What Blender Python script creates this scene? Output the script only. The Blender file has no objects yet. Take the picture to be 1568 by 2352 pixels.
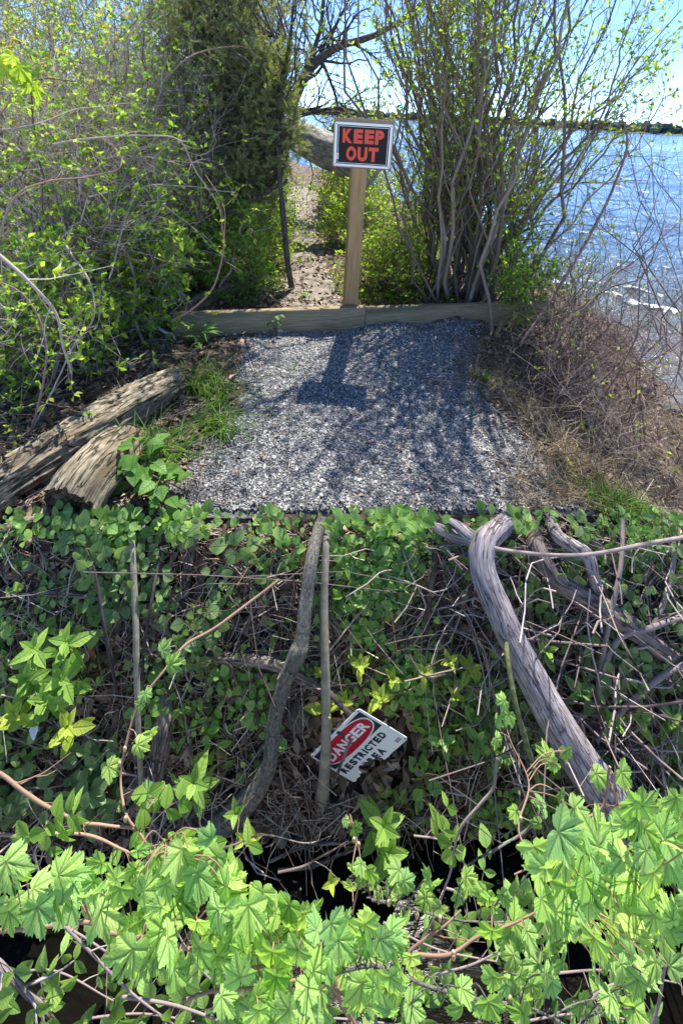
import bpy, math
import numpy as np
from mathutils import Matrix, Vector
SC = bpy.context.scene
COL = SC.collection
rad = math.radians
# ------------------------------------------------------------ camera
F, CU, CV = 1140.0, 784.0, 588.0            # focal length and principal point in units of a 1568 x 2352 frame
PITCH, ROLL = rad(15.9), rad(3.2)
fw = np.array([0, math.cos(PITCH), -math.sin(PITCH)])
r0 = np.array([1.0, 0, 0]); u0 = np.array([0, math.sin(PITCH), math.cos(PITCH)])
RT = r0*math.cos(ROLL) + u0*math.sin(ROLL); UP = u0*math.cos(ROLL) - r0*math.sin(ROLL)
cam = bpy.data.cameras.new('camera'); camo = bpy.data.objects.new('camera', cam); COL.objects.link(camo)
cam.sensor_fit = 'HORIZONTAL'; cam.sensor_width = 36; cam.lens = 36*F/1568
cam.shift_y = -588/1568; cam.clip_start = .02; cam.clip_end = 6000
camo.matrix_world = Matrix(((RT[0], UP[0], -fw[0], 0), (RT[1], UP[1], -fw[1], 0), (RT[2], UP[2], -fw[2], 0), (0, 0, 0, 1)))
SC.camera = camo
# ------------------------------------------------------------ sky, sun, exposure
SUN = np.array([.075, .545, .98]); SUN /= np.linalg.norm(SUN)
EL = math.asin(SUN[2]); AZ = math.atan2(SUN[0], SUN[1])
W = bpy.data.worlds.new('World'); SC.world = W; W.use_nodes = True
nt = W.node_tree; sky = nt.nodes.new('ShaderNodeTexSky'); sky.sky_type = 'NISHITA'; sky.sun_disc = False
sky.sun_elevation = EL; sky.sun_rotation = AZ; sky.air_density = .42; sky.dust_density = 0; sky.ozone_density = 6.0
bg = nt.nodes['Background']; bg.inputs[1].default_value = .15; nt.links.new(sky.outputs[0], bg.inputs[0])
sl = bpy.data.lights.new('sun', 'SUN'); so = bpy.data.objects.new('sun', sl); COL.objects.link(so)
sl.energy = 3.6; sl.angle = rad(.53); sl.color = (1, .95, .86)
so.rotation_euler = Vector(SUN).to_track_quat('Z', 'Y').to_euler()
SC.view_settings.view_transform = 'Standard'; SC.view_settings.look = 'None'; SC.view_settings.exposure = 1.6; SC.view_settings.gamma = 1
SC.render.engine = 'CYCLES'; SC.cycles.use_denoising = True; SC.cycles.max_bounces = 7
SC.cycles.transparent_max_bounces = 8; SC.cycles.caustics_reflective = False; SC.cycles.caustics_refractive = False

# ------------------------------------------------------------ maths
def nrm(a): return a/np.maximum(np.linalg.norm(a, axis=-1, keepdims=True), 1e-9)
def ray(u, v): return fw + RT*((u-CU)/F) + UP*((CV-v)/F)
def at(u, v, dep): return ray(u, v)*dep
def atY(u, v, Y): r = ray(u, v); return r*(Y/r[1])
def atZ(u, v, Z): r = ray(u, v); return r*(Z/r[2])
def dep(p): return float(np.dot(p, fw))
def rpx(px, p): return px*.5*dep(p)/F
G0, WS, WL = -1.30, -2.06, -2.10            # terrace, stream and lake levels
EA, EB = atZ(0, 1177, G0), atZ(1568, 1177, G0)
E0 = (EA+EB)/2; ET = nrm(EB-EA)
hd = nrm(np.cross(ET, [0, 0, 1.])); hd = hd if hd[1] < 0 else -hd       # horizontal, towards the viewer
BD = hd*math.cos(rad(60)) + np.array([0, 0, -math.sin(rad(60))]); BN = nrm(np.cross(ET, BD)); BN = BN if BN[2] > 0 else -BN
def onb(u, v, h=0.):
    r = ray(u, v); return r*(np.dot(E0+BN*h, BN)/np.dot(r, BN))
def hsh(i, j, k, s):
    n = (i*374761393 + j*668265263 + k*2147483647 + s*1274126177) & 0xffffffff
    n = ((n ^ (n >> 13))*1274126177) & 0xffffffff
    return ((n ^ (n >> 16)) & 0xffff)/65535.
def vnoise(P, sc=1., s=0):
    P = np.asarray(P, float)*sc; I = np.floor(P).astype(np.int64); f = P-I; f = f*f*(3-2*f); o = 0
    for a in (0, 1):
        for b in (0, 1):
            for c in (0, 1):
                w = (f[..., 0] if a else 1-f[..., 0])*(f[..., 1] if b else 1-f[..., 1])*(f[..., 2] if c else 1-f[..., 2])
                o = o + w*hsh(I[..., 0]+a, I[..., 1]+b, I[..., 2]+c, s)
    return o*2-1
def fbm(P, sc, s=0, n=4):
    o = 0; a = 1
    for i in range(n): o = o + a*vnoise(P, sc*2**i, s+i); a *= .5
    return o
def spline(pts, n):
    p = np.asarray(pts, float); p = np.vstack([2*p[0]-p[1], p, 2*p[-1]-p[-2]]); m = len(p)-3
    t = np.linspace(0, m-1e-6, n); i = t.astype(int); f = (t-i)[:, None]
    a, b, c, d = p[i], p[i+1], p[i+2], p[i+3]
    return .5*((2*b)+(c-a)*f+(2*a-5*b+4*c-d)*f**2+(3*b-a-3*c+d)*f**3)
# ------------------------------------------------------------ mesh building
OFF = {}
class MB:
    def __init__(s): s.v = []; s.f = {3: [], 4: []}; s.m = {3: [], 4: []}; s.uv = []; s.n = 0; s.ng = []
    def add(s, V, Fc, mat=0, uv=None):
        V = np.asarray(V, float).reshape(-1, 3); s.v.append(V)
        s.uv.append(np.zeros((len(V), 2)) if uv is None else np.asarray(uv, float).reshape(-1, 2))
        if not isinstance(Fc, (list, tuple)) or (len(Fc) and np.isscalar(Fc[0][0])): Fc = [np.asarray(Fc)]
        for f in Fc:
            f = np.asarray(f); k = f.shape[1]; s.f[k].append(f+s.n); s.m[k].append(np.full(len(f), mat))
        s.n += len(V); return s
    def poly(s, V, mat=0):                       # one n-gon
        V = np.asarray(V, float); s.v.append(V); s.uv.append(V[:, :2]*1.); s.ng.append((np.arange(len(V))+s.n, mat)); s.n += len(V)
    def build(s, name, mats, parent=None, smooth=True, off=None):
        o3 = np.zeros(3) if off is None else np.asarray(off, float)
        if parent is not None: o3 = OFF[parent.name]
        V = np.vstack(s.v)-o3; UV = np.vstack(s.uv)
        idx, tot, mi = [], [], []
        for k in (3, 4):
            if s.f[k]:
                a = np.vstack(s.f[k]); idx.append(a.ravel()); tot.append(np.full(len(a), k)); mi.append(np.concatenate(s.m[k]))
        for a, m in s.ng: idx.append(a); tot.append(np.array([len(a)])); mi.append(np.array([m]))
        idx = np.concatenate(idx).astype(np.int32); tot = np.concatenate(tot).astype(np.int32); mi = np.concatenate(mi).astype(np.int32)
        me = bpy.data.meshes.new(name); me.vertices.add(len(V)); me.vertices.foreach_set('co', V.astype(np.float32).ravel())
        me.loops.add(len(idx)); me.loops.foreach_set('vertex_index', idx)
        me.polygons.add(len(tot)); st = np.concatenate([[0], np.cumsum(tot)[:-1]]).astype(np.int32)
        me.polygons.foreach_set('loop_start', st); me.polygons.foreach_set('loop_total', tot); me.polygons.foreach_set('material_index', mi)
        me.polygons.foreach_set('use_smooth', np.full(len(tot), smooth))
        ul = me.uv_layers.new(name='UVMap'); ul.data.foreach_set('uv', UV[idx].astype(np.float32).ravel())
        for m in (mats if isinstance(mats, list) else [mats]): me.materials.append(m)
        me.update(calc_edges=True)
        o = bpy.data.objects.new(name, me); COL.objects.link(o); OFF[o.name] = o3
        if parent is not None: o.parent = parent
        else: o.location = o3
        return o
def tag(o, label=None, cat=None, group=None, kind=None):
    if label: o['label'] = label
    if cat: o['category'] = cat
    if group: o['group'] = group
    if kind: o['kind'] = kind
    return o
def thing(name, label, cat, loc, group=None):
    o = bpy.data.objects.new(name, None); COL.objects.link(o); o.location = loc; o.empty_display_size = .1
    OFF[o.name] = np.asarray(loc, float); return tag(o, label, cat, group)
def tubes(mb, P, R, sides=4, mat=0, cap=False):
    P = np.asarray(P, float); P = P[None] if P.ndim == 2 else P; N, K, _ = P.shape
    R = np.broadcast_to(np.asarray(R, float), (N, K))
    T = nrm(np.gradient(P, axis=1)); mean = np.abs(T.mean(1)); ref = np.eye(3)[np.argmin(mean, 1)][:, None, :]
    A = nrm(np.cross(T, ref)); B = np.cross(T, A)
    th = np.arange(sides)*2*math.pi/sides
    V = P[:, :, None]+R[:, :, None, None]*(A[:, :, None]*np.cos(th)[None, None, :, None]+B[:, :, None]*np.sin(th)[None, None, :, None])
    L = np.concatenate([np.zeros((N, 1)), np.cumsum(np.linalg.norm(np.diff(P, axis=1), axis=2), 1)], 1)
    uv = np.zeros((N, K, sides, 2)); uv[..., 0] = np.minimum(th, 2*math.pi-th)[None, None]/math.pi*3.14*R[:, :, None]; uv[..., 1] = L[:, :, None]
    uv[..., 0] += np.random.default_rng(N+K).random((N, 1, 1))*3
    n = np.arange(N)[:, None, None]*K*sides; k = np.arange(K-1)[None, :, None]*sides; j = np.arange(sides)[None, None]; j2 = (j+1) % sides
    q = np.stack([n+k+j, n+k+j2, n+k+sides+j2, n+k+sides+j], -1).reshape(-1, 4)
    mb.add(V, [q], mat, uv)
    if cap:
        for c in (0, K-1):
            W_ = V[:, c]; C_ = P[:, c]
            for i in range(N):
                vv = np.vstack([C_[i], W_[i]]); f = [(0, 1+(a+1) % sides, 1+a) if c == 0 else (0, 1+a, 1+(a+1) % sides) for a in range(sides)]
                mb.add(vv, np.array(f), mat, vv[:, :2])
    return V
def log_mesh(mb, pts, R, sides=28, n=70, rough=.06, seed=0, mat=0, capmat=None, fiss=8, flat=0):
    """a log: lengthways fissured bark, knots, broken ends"""
    P = spline(pts, n); R = np.interp(np.linspace(0, 1, n), np.linspace(0, 1, len(R)), R)
    T = nrm(np.gradient(P, axis=0)); ref = np.eye(3)[np.argmin(np.abs(T.mean(0)))]
    A = nrm(np.cross(T, ref)); B = np.cross(T, A); th = np.arange(sides)*2*math.pi/sides
    L = np.concatenate([[0], np.cumsum(np.linalg.norm(np.diff(P, axis=0), axis=1))])
    X = np.stack([np.cos(th)[None]*np.ones((n, 1)), np.sin(th)[None]*np.ones((n, 1)), np.zeros((n, sides))], -1)
    Q = X*fiss*.35; Q[..., 2] = (L/R.mean())[:, None]*.35
    d = 1+rough*(1.6*vnoise(Q*1.0, .5, seed)+1.2*vnoise(Q, 1.7, seed+1)+.9*vnoise(Q*np.array([1, 1, .4]), 4.5, seed+2)+.5*vnoise(Q*np.array([1, 1, .5]), 9, seed+3))
    V = P[:, None]+R[:, None, None]*d[..., None]*(A[:, None]*np.cos(th)[None, :, None]+B[:, None]*np.sin(th)[None, :, None])
    if flat:                                                       # slightly jagged ends
        V[0] -= T[0]*(np.random.default_rng(seed).random(sides)[:, None]*flat*R[0]); V[-1] += T[-1]*(np.random.default_rng(seed+5).random(sides)[:, None]*flat*R[-1])
    uv = np.zeros((n, sides, 2)); uv[..., 0] = (np.minimum(th, 2*math.pi-th)*R.mean())[None]; uv[..., 1] = L[:, None]
    k = np.arange(n-1)[:, None]*sides; j = np.arange(sides)[None]; j2 = (j+1) % sides
    mb.add(V, [np.stack([k+j, k+j2, k+sides+j2, k+sides+j], -1).reshape(-1, 4)], mat, uv)
    for c in (0, n-1):
        r1 = P[c]+(V[c]-P[c])*.55+T[c]*(R[c]*.08*np.sin(th*5)[:, None])
        vv = np.vstack([V[c], r1, P[c]-T[c]*(R[c]*.12 if c else -R[c]*.12)])
        q = np.array([(a, (a+1) % sides, sides+(a+1) % sides, sides+a) for a in range(sides)]); t = np.array([(sides+a, sides+(a+1) % sides, 2*sides) for a in range(sides)])
        if c == 0: q = q[:, ::-1]; t = t[:, ::-1]
        mb.add(vv, [q, t], mat if capmat is None else capmat, (vv-P[c])@np.stack([A[c], B[c]], 1))
def box(mb, c, ax, sz, mat=0, bev=0., rough=0, seed=0, nseg=1):
    """box with its three axes; long side (0) in nseg rows, softened edges"""
    ax = [np.asarray(a, float) for a in ax]; sx, sy, sz_ = [q/2 for q in sz]; b = bev
    pr = [(-sy+b, -sz_), (sy-b, -sz_), (sy, -sz_+b), (sy, sz_-b), (sy-b, sz_), (-sy+b, sz_), (-sy, sz_-b), (-sy, -sz_+b)] if b else [(-sy, -sz_), (sy, -sz_), (sy, sz_), (-sy, sz_)]
    m = len(pr); V = []; uv = []
    per = np.cumsum([0]+[math.dist(pr[i], pr[(i+1) % m]) for i in range(m-1)])
    for i in range(nseg+1):
        x = -sx+2*sx*i/nseg
        for k, (y, z) in enumerate(pr): V.append(c+ax[0]*x+ax[1]*y+ax[2]*z); uv.append((per[k], x))
    V = np.array(V)
    if rough: V = V+np.stack([vnoise(V*np.array([3, 20, 20]), 4, seed+q) for q in range(3)], -1)*rough
    q = [(i*m+k, i*m+(k+1) % m, (i+1)*m+(k+1) % m, (i+1)*m+k) for i in range(nseg) for k in range(m)]
    mb.add(V, np.array(q), mat, uv)
    for e in (0, nseg):
        W_ = V[e*m:(e+1)*m]; cc = W_.mean(0); vv = np.vstack([W_, cc])
        mb.add(vv, np.array([(k, m, (k+1) % m) if e == 0 else (k, (k+1) % m, m) for k in range(m)]), mat, (vv-cc)@np.stack([ax[1], ax[2]], 1))
# leaf templates: x across, y along, z up; returned as (V, faces, uv)
def t_leaf(w=.5, fold=.16, droop=.15):
    ys = [0, .18, .42, .7, .9, 1]; ws = [0, .62, 1, .72, .3, 0]
    V = [(0, 0, 0)]; 
    for y, q in zip(ys[1:-1], ws[1:-1]):
        x = q*w*.5; V += [(-x, y, fold*x*2-droop*y*y), (0, y, -droop*y*y), (x, y, fold*x*2-droop*y*y)]
    V.append((0, 1, -droop)); f = [(0, 2, 1), (0, 3, 2)]; 
    for i in range(3):
        a = 1+3*i; b = a+3; f += [(a, a+1, b+1), (a, b+1, b), (a+1, a+2, b+2), (a+1, b+2, b+1)]
    a = 10; f += [(a, a+1, 13), (a+1, a+2, 13)]
    V = np.array(V, float); return V, np.array(f), V[:, :2].copy()
def t_small(w=.55, fold=.2):
    V = np.array([(0, 0, 0), (w/2, .5, fold*w), (0, 1, -.1), (-w/2, .5, fold*w), (0, .5, 0)], float)
    return V, np.array([(0, 1, 4), (1, 2, 4), (2, 3, 4), (3, 0, 4)]), V[:, :2].copy()
def t_maple(seed=0, droop=.22):
    h = [(0, 1), (3, .9), (6, .92), (8, .83), (11, .85), (13, .76), (16, .77), (19, .68), (22, .66), (25, .64), (28, .74), (31, .73), (34, .82), (37, .8), (42, .93), (46, .83), (49, .85), (52, .75), (56, .77), (60, .67), (65, .68), (72, .57), (77, .64), (82, .62), (88, .7),
         (97, .72), (102, .63), (108, .65), (114, .55), (121, .56), (130, .47), (142, .43), (155, .33), (168, .22), (178, .08)]
    rg = np.random.default_rng(seed); ang = [a for a, _ in h]+[360-a for a, _ in h[:0:-1]]; rr = [r for _, r in h]+[r for _, r in h[:0:-1]]
    a = np.radians(np.array(ang)+rg.normal(0, 1.7, len(ang))); r = np.array(rr)*(1+rg.normal(0, .05, len(rr)))*np.interp(np.abs((np.array(ang)+180) % 360-180), [0, 42, 97, 180], [1, rg.uniform(.82, 1.08), rg.uniform(.7, 1.1), 1])
    vein = np.radians([0, 42, -42, 97, -97]); m = len(a)
    V = [(0, 0, 0)]; sh = rg.uniform(-1, 1, 4)
    for s in (.33, .66, 1):
        for x in range(m):
            dd = (a[x]-vein+math.pi) % (2*math.pi)-math.pi; q = s*r[x]; p = q*np.min(np.abs(np.sin(dd))+(np.abs(dd) > 1.5)*9)
            V.append((q*math.sin(a[x]), q*math.cos(a[x]), min(p, .2)*.26+.012*math.sin(q*34+p*20)-droop*q*q*(1+.5*sh[0]*math.sin(a[x]*2+sh[1]*3))))
    f3 = [(0, 1+(i+1) % m, 1+i) for i in range(m)]; f4 = []
    for k in (0, 1):
        for i in range(m): j = (i+1) % m; f4.append((1+k*m+i, 1+k*m+j, 1+(k+1)*m+j, 1+(k+1)*m+i))
    V = np.array(V); return V, [np.array(f3), np.array(f4)], V[:, :2].copy()
def place(mb, tpl, pos, d, n, s, mat=0):
    """instances of a template: d = leaf direction, n = leaf normal, s = length"""
    V, Fc, uv = tpl; pos = np.asarray(pos, float); N = len(pos)
    if N == 0: return
    d = nrm(np.broadcast_to(d, (N, 3))); x = nrm(np.cross(d, np.broadcast_to(n, (N, 3)))); z = np.cross(x, d); s = np.broadcast_to(s, (N,))
    W_ = pos[:, None]+s[:, None, None]*(V[None, :, 0:1]*x[:, None]+V[None, :, 1:2]*d[:, None]+V[None, :, 2:3]*z[:, None])
    fs = Fc if isinstance(Fc, list) else [Fc]; o = (np.arange(N)*len(V))[:, None, None]
    mb.add(W_, [(f[None]+o).reshape(-1, f.shape[1]) for f in fs], mat, np.tile(uv, (N, 1)))
def grow(P, R, n, tr, L, ang, K, up, wob, rg, rr=.5, taper=.35):
    """n children on every parent path; returns paths, radii"""
    N, K0, _ = P.shape; M_ = N*n; pi = np.repeat(np.arange(N), n); t = rg.uniform(tr[0], tr[1], M_)*(K0-1); i = np.minimum(t.astype(int), K0-2); f = (t-i)[:, None]
    p = P[pi, i]*(1-f)+P[pi, i+1]*f; T = nrm(P[pi, i+1]-P[pi, i]); rp = R[pi, i]*(1-f[:, 0])+R[pi, i+1]*f[:, 0]
    q = nrm(np.cross(T, rg.normal(size=(M_, 3)))); a = np.radians(rg.uniform(ang[0], ang[1], M_))[:, None]
    d = nrm(T*np.cos(a)+q*np.sin(a)+np.array([0, 0, up])); ln = rg.uniform(L[0], L[1], M_)*(1.1-.5*t/(K0-1))
    out = np.zeros((M_, K, 3)); out[:, 0] = p
    for k in range(1, K):
        d = nrm(d+rg.normal(size=(M_, 3))*wob+np.array([0, 0, up*.25])); out[:, k] = out[:, k-1]+d*(ln/(K-1))[:, None]
    r = np.maximum(rp*rr, .001)[:, None]*np.linspace(1, taper, K)[None]
    return out, np.minimum(r, rp[:, None])
def leaves_on(mb, tpl, P, n, size, rg, tr=(.3, 1), up=.5, mat=0, clump=1, lift=.3, face=None):
    N, K0, _ = P.shape; M_ = N*n; pi = np.repeat(np.arange(N), n); t = rg.uniform(tr[0], tr[1], M_)*(K0-1); i = np.minimum(t.astype(int), K0-2); f = (t-i)[:, None]
    p = P[pi, i]*(1-f)+P[pi, i+1]*f; T = nrm(P[pi, i+1]-P[pi, i])
    p = np.repeat(p, clump, 0); T = np.repeat(T, clump, 0)
    d = nrm(T*.6+rg.normal(size=p.shape)*.8+np.array([0, 0, lift])); nn = nrm(rg.normal(size=p.shape)*.6+np.array([0, 0, up])+(0 if face is None else face))
    place(mb, tpl, p, d, nn, rg.uniform(size[0], size[1], len(p)), mat)
# ------------------------------------------------------------ materials
def newmat(name):
    m = bpy.data.materials.new(name); m.use_nodes = True; t = m.node_tree; b = t.nodes['Principled BSDF']; return m, t, b
def N_(t, kind, **kw):
    n = t.nodes.new('ShaderNode'+kind)
    for k, v in kw.items():
        if k.startswith('i_'): n.inputs[k[2:].replace('_', ' ')].default_value = v
        else: setattr(n, k, v)
    return n
def ramp(t, src, stops):
    r = t.nodes.new('ShaderNodeValToRGB'); e = r.color_ramp.elements
    while len(e) < len(stops): e.new(.5)
    for x, (p, c) in zip(e, stops): x.position = p; x.color = (*c, 1)
    t.links.new(src, r.inputs[0]); return r.outputs[0]
def math_(t, op, a, b=None):
    n = t.nodes.new('ShaderNodeMath'); n.operation = op
    for i, x in enumerate((a, b)):
        if x is None: continue
        if isinstance(x, (int, float)): n.inputs[i].default_value = x
        else: t.links.new(x, n.inputs[i])
    return n.outputs[0]
def mat_surf(name, stops, scale=5, coord='Object', stretch=(1, 1, 1), rough=.85, bump=.3, bscale=None, bdist=.01, detail=8, spec=.3, isl=0, c2=None, metal=0, crack=None):
    m, t, b = newmat(name); L = t.links; tc = N_(t, 'TexCoord'); mp = N_(t, 'Mapping'); mp.inputs['Scale'].default_value = stretch
    L.new(tc.outputs[coord], mp.inputs[0]); n = N_(t, 'TexNoise'); n.inputs['Scale'].default_value = scale; n.inputs['Detail'].default_value = detail; n.inputs['Roughness'].default_value = .65
    L.new(mp.outputs[0], n.inputs[0]); src = n.outputs[0]
    if isl:
        g = N_(t, 'NewGeometry'); src = math_(t, 'ADD', math_(t, 'MULTIPLY', src, 1-isl), math_(t, 'MULTIPLY', g.outputs['Random Per Island'], isl))
    c = ramp(t, src, stops)
    if c2:                                             # (scale, lo, hi, colour) broad patches
        n2 = N_(t, 'TexNoise'); n2.inputs['Scale'].default_value = c2[0]; n2.inputs['Detail'].default_value = 5; L.new(mp.outputs[0] if coord == 'UV' else tc.outputs[coord], n2.inputs[0])
        mr = N_(t, 'MapRange'); mr.inputs[1].default_value = c2[1]; mr.inputs[2].default_value = c2[2]; L.new(n2.outputs[0], mr.inputs[0])
        mx = N_(t, 'MixRGB'); L.new(mr.outputs[0], mx.inputs[0]); L.new(c, mx.inputs[1]); mx.inputs[2].default_value = (*c2[3], 1); c = mx.outputs[0]
    ck = None
    if crack:                                          # (scale, width, colour): dark splits along the grain, a few knots
        n3 = N_(t, 'TexNoise'); n3.inputs['Scale'].default_value = crack[0]; n3.inputs['Detail'].default_value = 4; n3.inputs['Distortion'].default_value = .4; L.new(mp.outputs[0], n3.inputs[0])
        ck = N_(t, 'MapRange'); ck.inputs[1].default_value = 0; ck.inputs[2].default_value = crack[1]; ck.inputs[3].default_value = 1; ck.inputs[4].default_value = 0
        L.new(math_(t, 'ABSOLUTE', math_(t, 'SUBTRACT', n3.outputs[0], .5)), ck.inputs[0]); vk = N_(t, 'TexVoronoi'); vk.inputs['Scale'].default_value = 7; L.new(tc.outputs[coord], vk.inputs[0])
        kn = N_(t, 'MapRange'); kn.inputs[1].default_value = .06; kn.inputs[2].default_value = .13; kn.inputs[3].default_value = 1; kn.inputs[4].default_value = 0; L.new(vk.outputs['Distance'], kn.inputs[0])
        ck = math_(t, 'MAXIMUM', ck.outputs[0], kn.outputs[0]); mx = N_(t, 'MixRGB'); L.new(math_(t, 'MULTIPLY', ck, .85), mx.inputs[0]); L.new(c, mx.inputs[1]); mx.inputs[2].default_value = (*crack[2], 1); c = mx.outputs[0]
    L.new(c, b.inputs['Base Color']); b.inputs['Roughness'].default_value = rough; b.inputs['Specular IOR Level'].default_value = spec; b.inputs['Metallic'].default_value = metal
    if bump:
        nb = N_(t, 'TexNoise'); nb.inputs['Scale'].default_value = bscale or scale*2; nb.inputs['Detail'].default_value = 8; nb.inputs['Roughness'].default_value = .7; L.new(mp.outputs[0], nb.inputs[0])
        bp = N_(t, 'Bump'); bp.inputs['Strength'].default_value = bump; bp.inputs['Distance'].default_value = bdist; L.new(nb.outputs[0] if ck is None else math_(t, 'SUBTRACT', nb.outputs[0], ck), bp.inputs['Height']); L.new(bp.outputs[0], b.inputs['Normal'])
    return m
def mat_leaf(name, cols, trans=.4, tcol=1.5, rough=.5, veins=None, spec=.25, midrib=False):
    """per-leaf colour, translucency; veins drawn from the leaf's own coordinates"""
    m, t, b = newmat(name); L = t.links; g = N_(t, 'NewGeometry')
    n = N_(t, 'TexNoise'); n.inputs['Scale'].default_value = 30; tc = N_(t, 'TexCoord'); L.new(tc.outputs['Object'], n.inputs[0])
    src = math_(t, 'ADD', math_(t, 'MULTIPLY', g.outputs['Random Per Island'], .72), math_(t, 'MULTIPLY', n.outputs[0], .28))
    k = len(cols); c = ramp(t, src, [(.08+.84*i/(k-1), q) for i, q in enumerate(cols)])
    if veins or midrib:
        sp = N_(t, 'SeparateXYZ'); L.new(tc.outputs['UV'], sp.inputs[0]); X, Y = sp.outputs[0], sp.outputs[1]
        if veins:
            best = None
            for a in (0, 42, -42, 97, -97):
                s, q = math.sin(rad(a)), math.cos(rad(a))
                perp = math_(t, 'ABSOLUTE', math_(t, 'SUBTRACT', math_(t, 'MULTIPLY', X, q), math_(t, 'MULTIPLY', Y, s)))
                al = math_(t, 'ADD', math_(t, 'MULTIPLY', X, s), math_(t, 'MULTIPLY', Y, q))
                p = math_(t, 'ADD', perp, math_(t, 'MULTIPLY', math_(t, 'LESS_THAN', al, 0.), 9.)); best = p if best is None else math_(t, 'MINIMUM', best, p)
            r2 = math_(t, 'ADD', math_(t, 'MULTIPLY', X, X), math_(t, 'MULTIPLY', Y, Y)); al = math_(t, 'SQRT', math_(t, 'MAXIMUM', math_(t, 'SUBTRACT', r2, math_(t, 'MULTIPLY', best, best)), 0.))
            side = math_(t, 'SINE', math_(t, 'MULTIPLY', math_(t, 'SUBTRACT', al, math_(t, 'MULTIPLY', best, 1.15)), 46.))
        else:
            best = math_(t, 'ABSOLUTE', X); side = math_(t, 'SINE', math_(t, 'MULTIPLY', math_(t, 'SUBTRACT', Y, math_(t, 'MULTIPLY', best, .9)), 38.))
        mv = N_(t, 'MapRange'); mv.inputs[1].default_value = .015; mv.inputs[2].default_value = .045; mv.inputs[3].default_value = 1; mv.inputs[4].default_value = 0; L.new(best, mv.inputs[0])
        ms = N_(t, 'MapRange'); ms.inputs[1].default_value = .72; ms.inputs[2].default_value = .98; L.new(side, ms.inputs[0])
        vv = math_(t, 'MAXIMUM', math_(t, 'MULTIPLY', mv.outputs[0], 1.), math_(t, 'MULTIPLY', ms.outputs[0], .55))
        mx = N_(t, 'MixRGB'); L.new(math_(t, 'MULTIPLY', vv, .6 if veins else .25), mx.inputs[0]); L.new(c, mx.inputs[1]); mx.inputs[2].default_value = (*[x*.32 for x in cols[len(cols)//2]], 1); c = mx.outputs[0]
        bp = N_(t, 'Bump'); bp.inputs['Strength'].default_value = .55; bp.inputs['Distance'].default_value = .004; bp.invert = True; L.new(vv, bp.inputs['Height']); L.new(bp.outputs[0], b.inputs['Normal'])
    L.new(c, b.inputs['Base Color']); b.inputs['Roughness'].default_value = rough; b.inputs['Specular IOR Level'].default_value = spec
    tr = N_(t, 'BsdfTranslucent'); mc = N_(t, 'MixRGB', blend_type='MULTIPLY'); mc.inputs[0].default_value = 1; L.new(c, mc.inputs[1]); mc.inputs[2].default_value = (tcol, tcol*1.05, tcol*.55, 1); L.new(mc.outputs[0], tr.inputs[0])
    ms_ = N_(t, 'MixShader'); ms_.inputs[0].default_value = trans; L.new(b.outputs[0], ms_.inputs[1]); L.new(tr.outputs[0], ms_.inputs[2]); L.new(ms_.outputs[0], t.nodes['Material Output'].inputs[0]); return m
def mat_flat(name, c, rough=.4, spec=.5, dirt=.15, metal=0):
    return mat_surf(name, [(.3, tuple(x*(1-dirt) for x in c)), (.7, c)], 9, 'Object', rough=rough, bump=.05, bscale=60, bdist=.001, spec=spec, metal=metal)
def proj(p): d = p@fw; return CU+F*(p@RT)/d, CV-F*(p@UP)/d
def inpoly(x, y, poly):
    x = np.asarray(x); c = np.zeros(x.shape, bool); n = len(poly)
    for i in range(n):
        (x1, y1), (x2, y2) = poly[i], poly[(i+1) % n]
        if y1 == y2: continue
        c ^= ((y1 > y) != (y2 > y)) & (x < (x2-x1)*(y-y1)/(y2-y1)+x1)
    return c
def ribbons(mb, P, Wd, side, mat=0):
    N, K, _ = P.shape; Wd = np.broadcast_to(Wd, (N, K))[..., None]; side = nrm(side)[:, None]
    V = np.stack([P-side*Wd/2, P+side*Wd/2], 2); k = (np.arange(N)[:, None]*K+np.arange(K-1)[None])*2
    uv = np.zeros((N, K, 2, 2)); uv[..., 1, 0] = 1; uv[..., 1] = np.linspace(0, 1, K)[None, :, None]
    mb.add(V, [np.stack([k, k+1, k+3, k+2], -1).reshape(-1, 4)], mat, uv)
def grass(mb, cen, h, w, rg, lean=.7, K=6, bias=(0, 0), mat=0):
    N = len(cen); a = rg.uniform(0, 2*math.pi, N); d = np.stack([np.cos(a)+bias[0], np.sin(a)+bias[1], np.zeros(N)], 1)*rg.uniform(.2, lean, N)[:, None]
    hh = rg.uniform(h[0], h[1], N)[:, None, None]; t = np.linspace(0, 1, K)[None, :, None]
    P = cen[:, None]+hh*(t*np.array([0, 0, 1.])*(1-.35*t*lean)+t**2*d[:, None])
    ribbons(mb, P, w*np.array([1-.9*x**1.5 for x in np.linspace(0, 1, K)])[None], np.stack([-np.sin(a), np.cos(a), rg.uniform(-.3, .3, N)], 1), mat)
# ---- materials
M_ground = mat_surf('forest_soil', [(.3, (.045, .03, .02)), (.5, (.13, .09, .06)), (.7, (.24, .18, .12))], 14, bump=.9, bscale=40, bdist=.03)
M_path = mat_surf('path_dirt', [(.3, (.11, .09, .07)), (.5, (.25, .215, .175)), (.7, (.38, .335, .28))], 22, bump=.9, bscale=50, bdist=.02)
M_grav = mat_surf('gravel_bed', [(.3, (.05, .05, .055)), (.5, (.15, .15, .16)), (.72, (.34, .34, .34))], 90, bump=1, bscale=120, bdist=.01)
M_stone = mat_surf('gravel_stone', [(.2, (.095, .092, .09)), (.5, (.225, .22, .21)), (.85, (.5, .485, .46))], 60, isl=.75, bump=.3, bscale=150, bdist=.003, rough=.8)
M_bank = mat_surf('dark_bank_soil', [(.3, (.03, .022, .018)), (.5, (.09, .07, .055)), (.72, (.19, .15, .12))], 16, bump=.9, bscale=40, bdist=.02)
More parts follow.
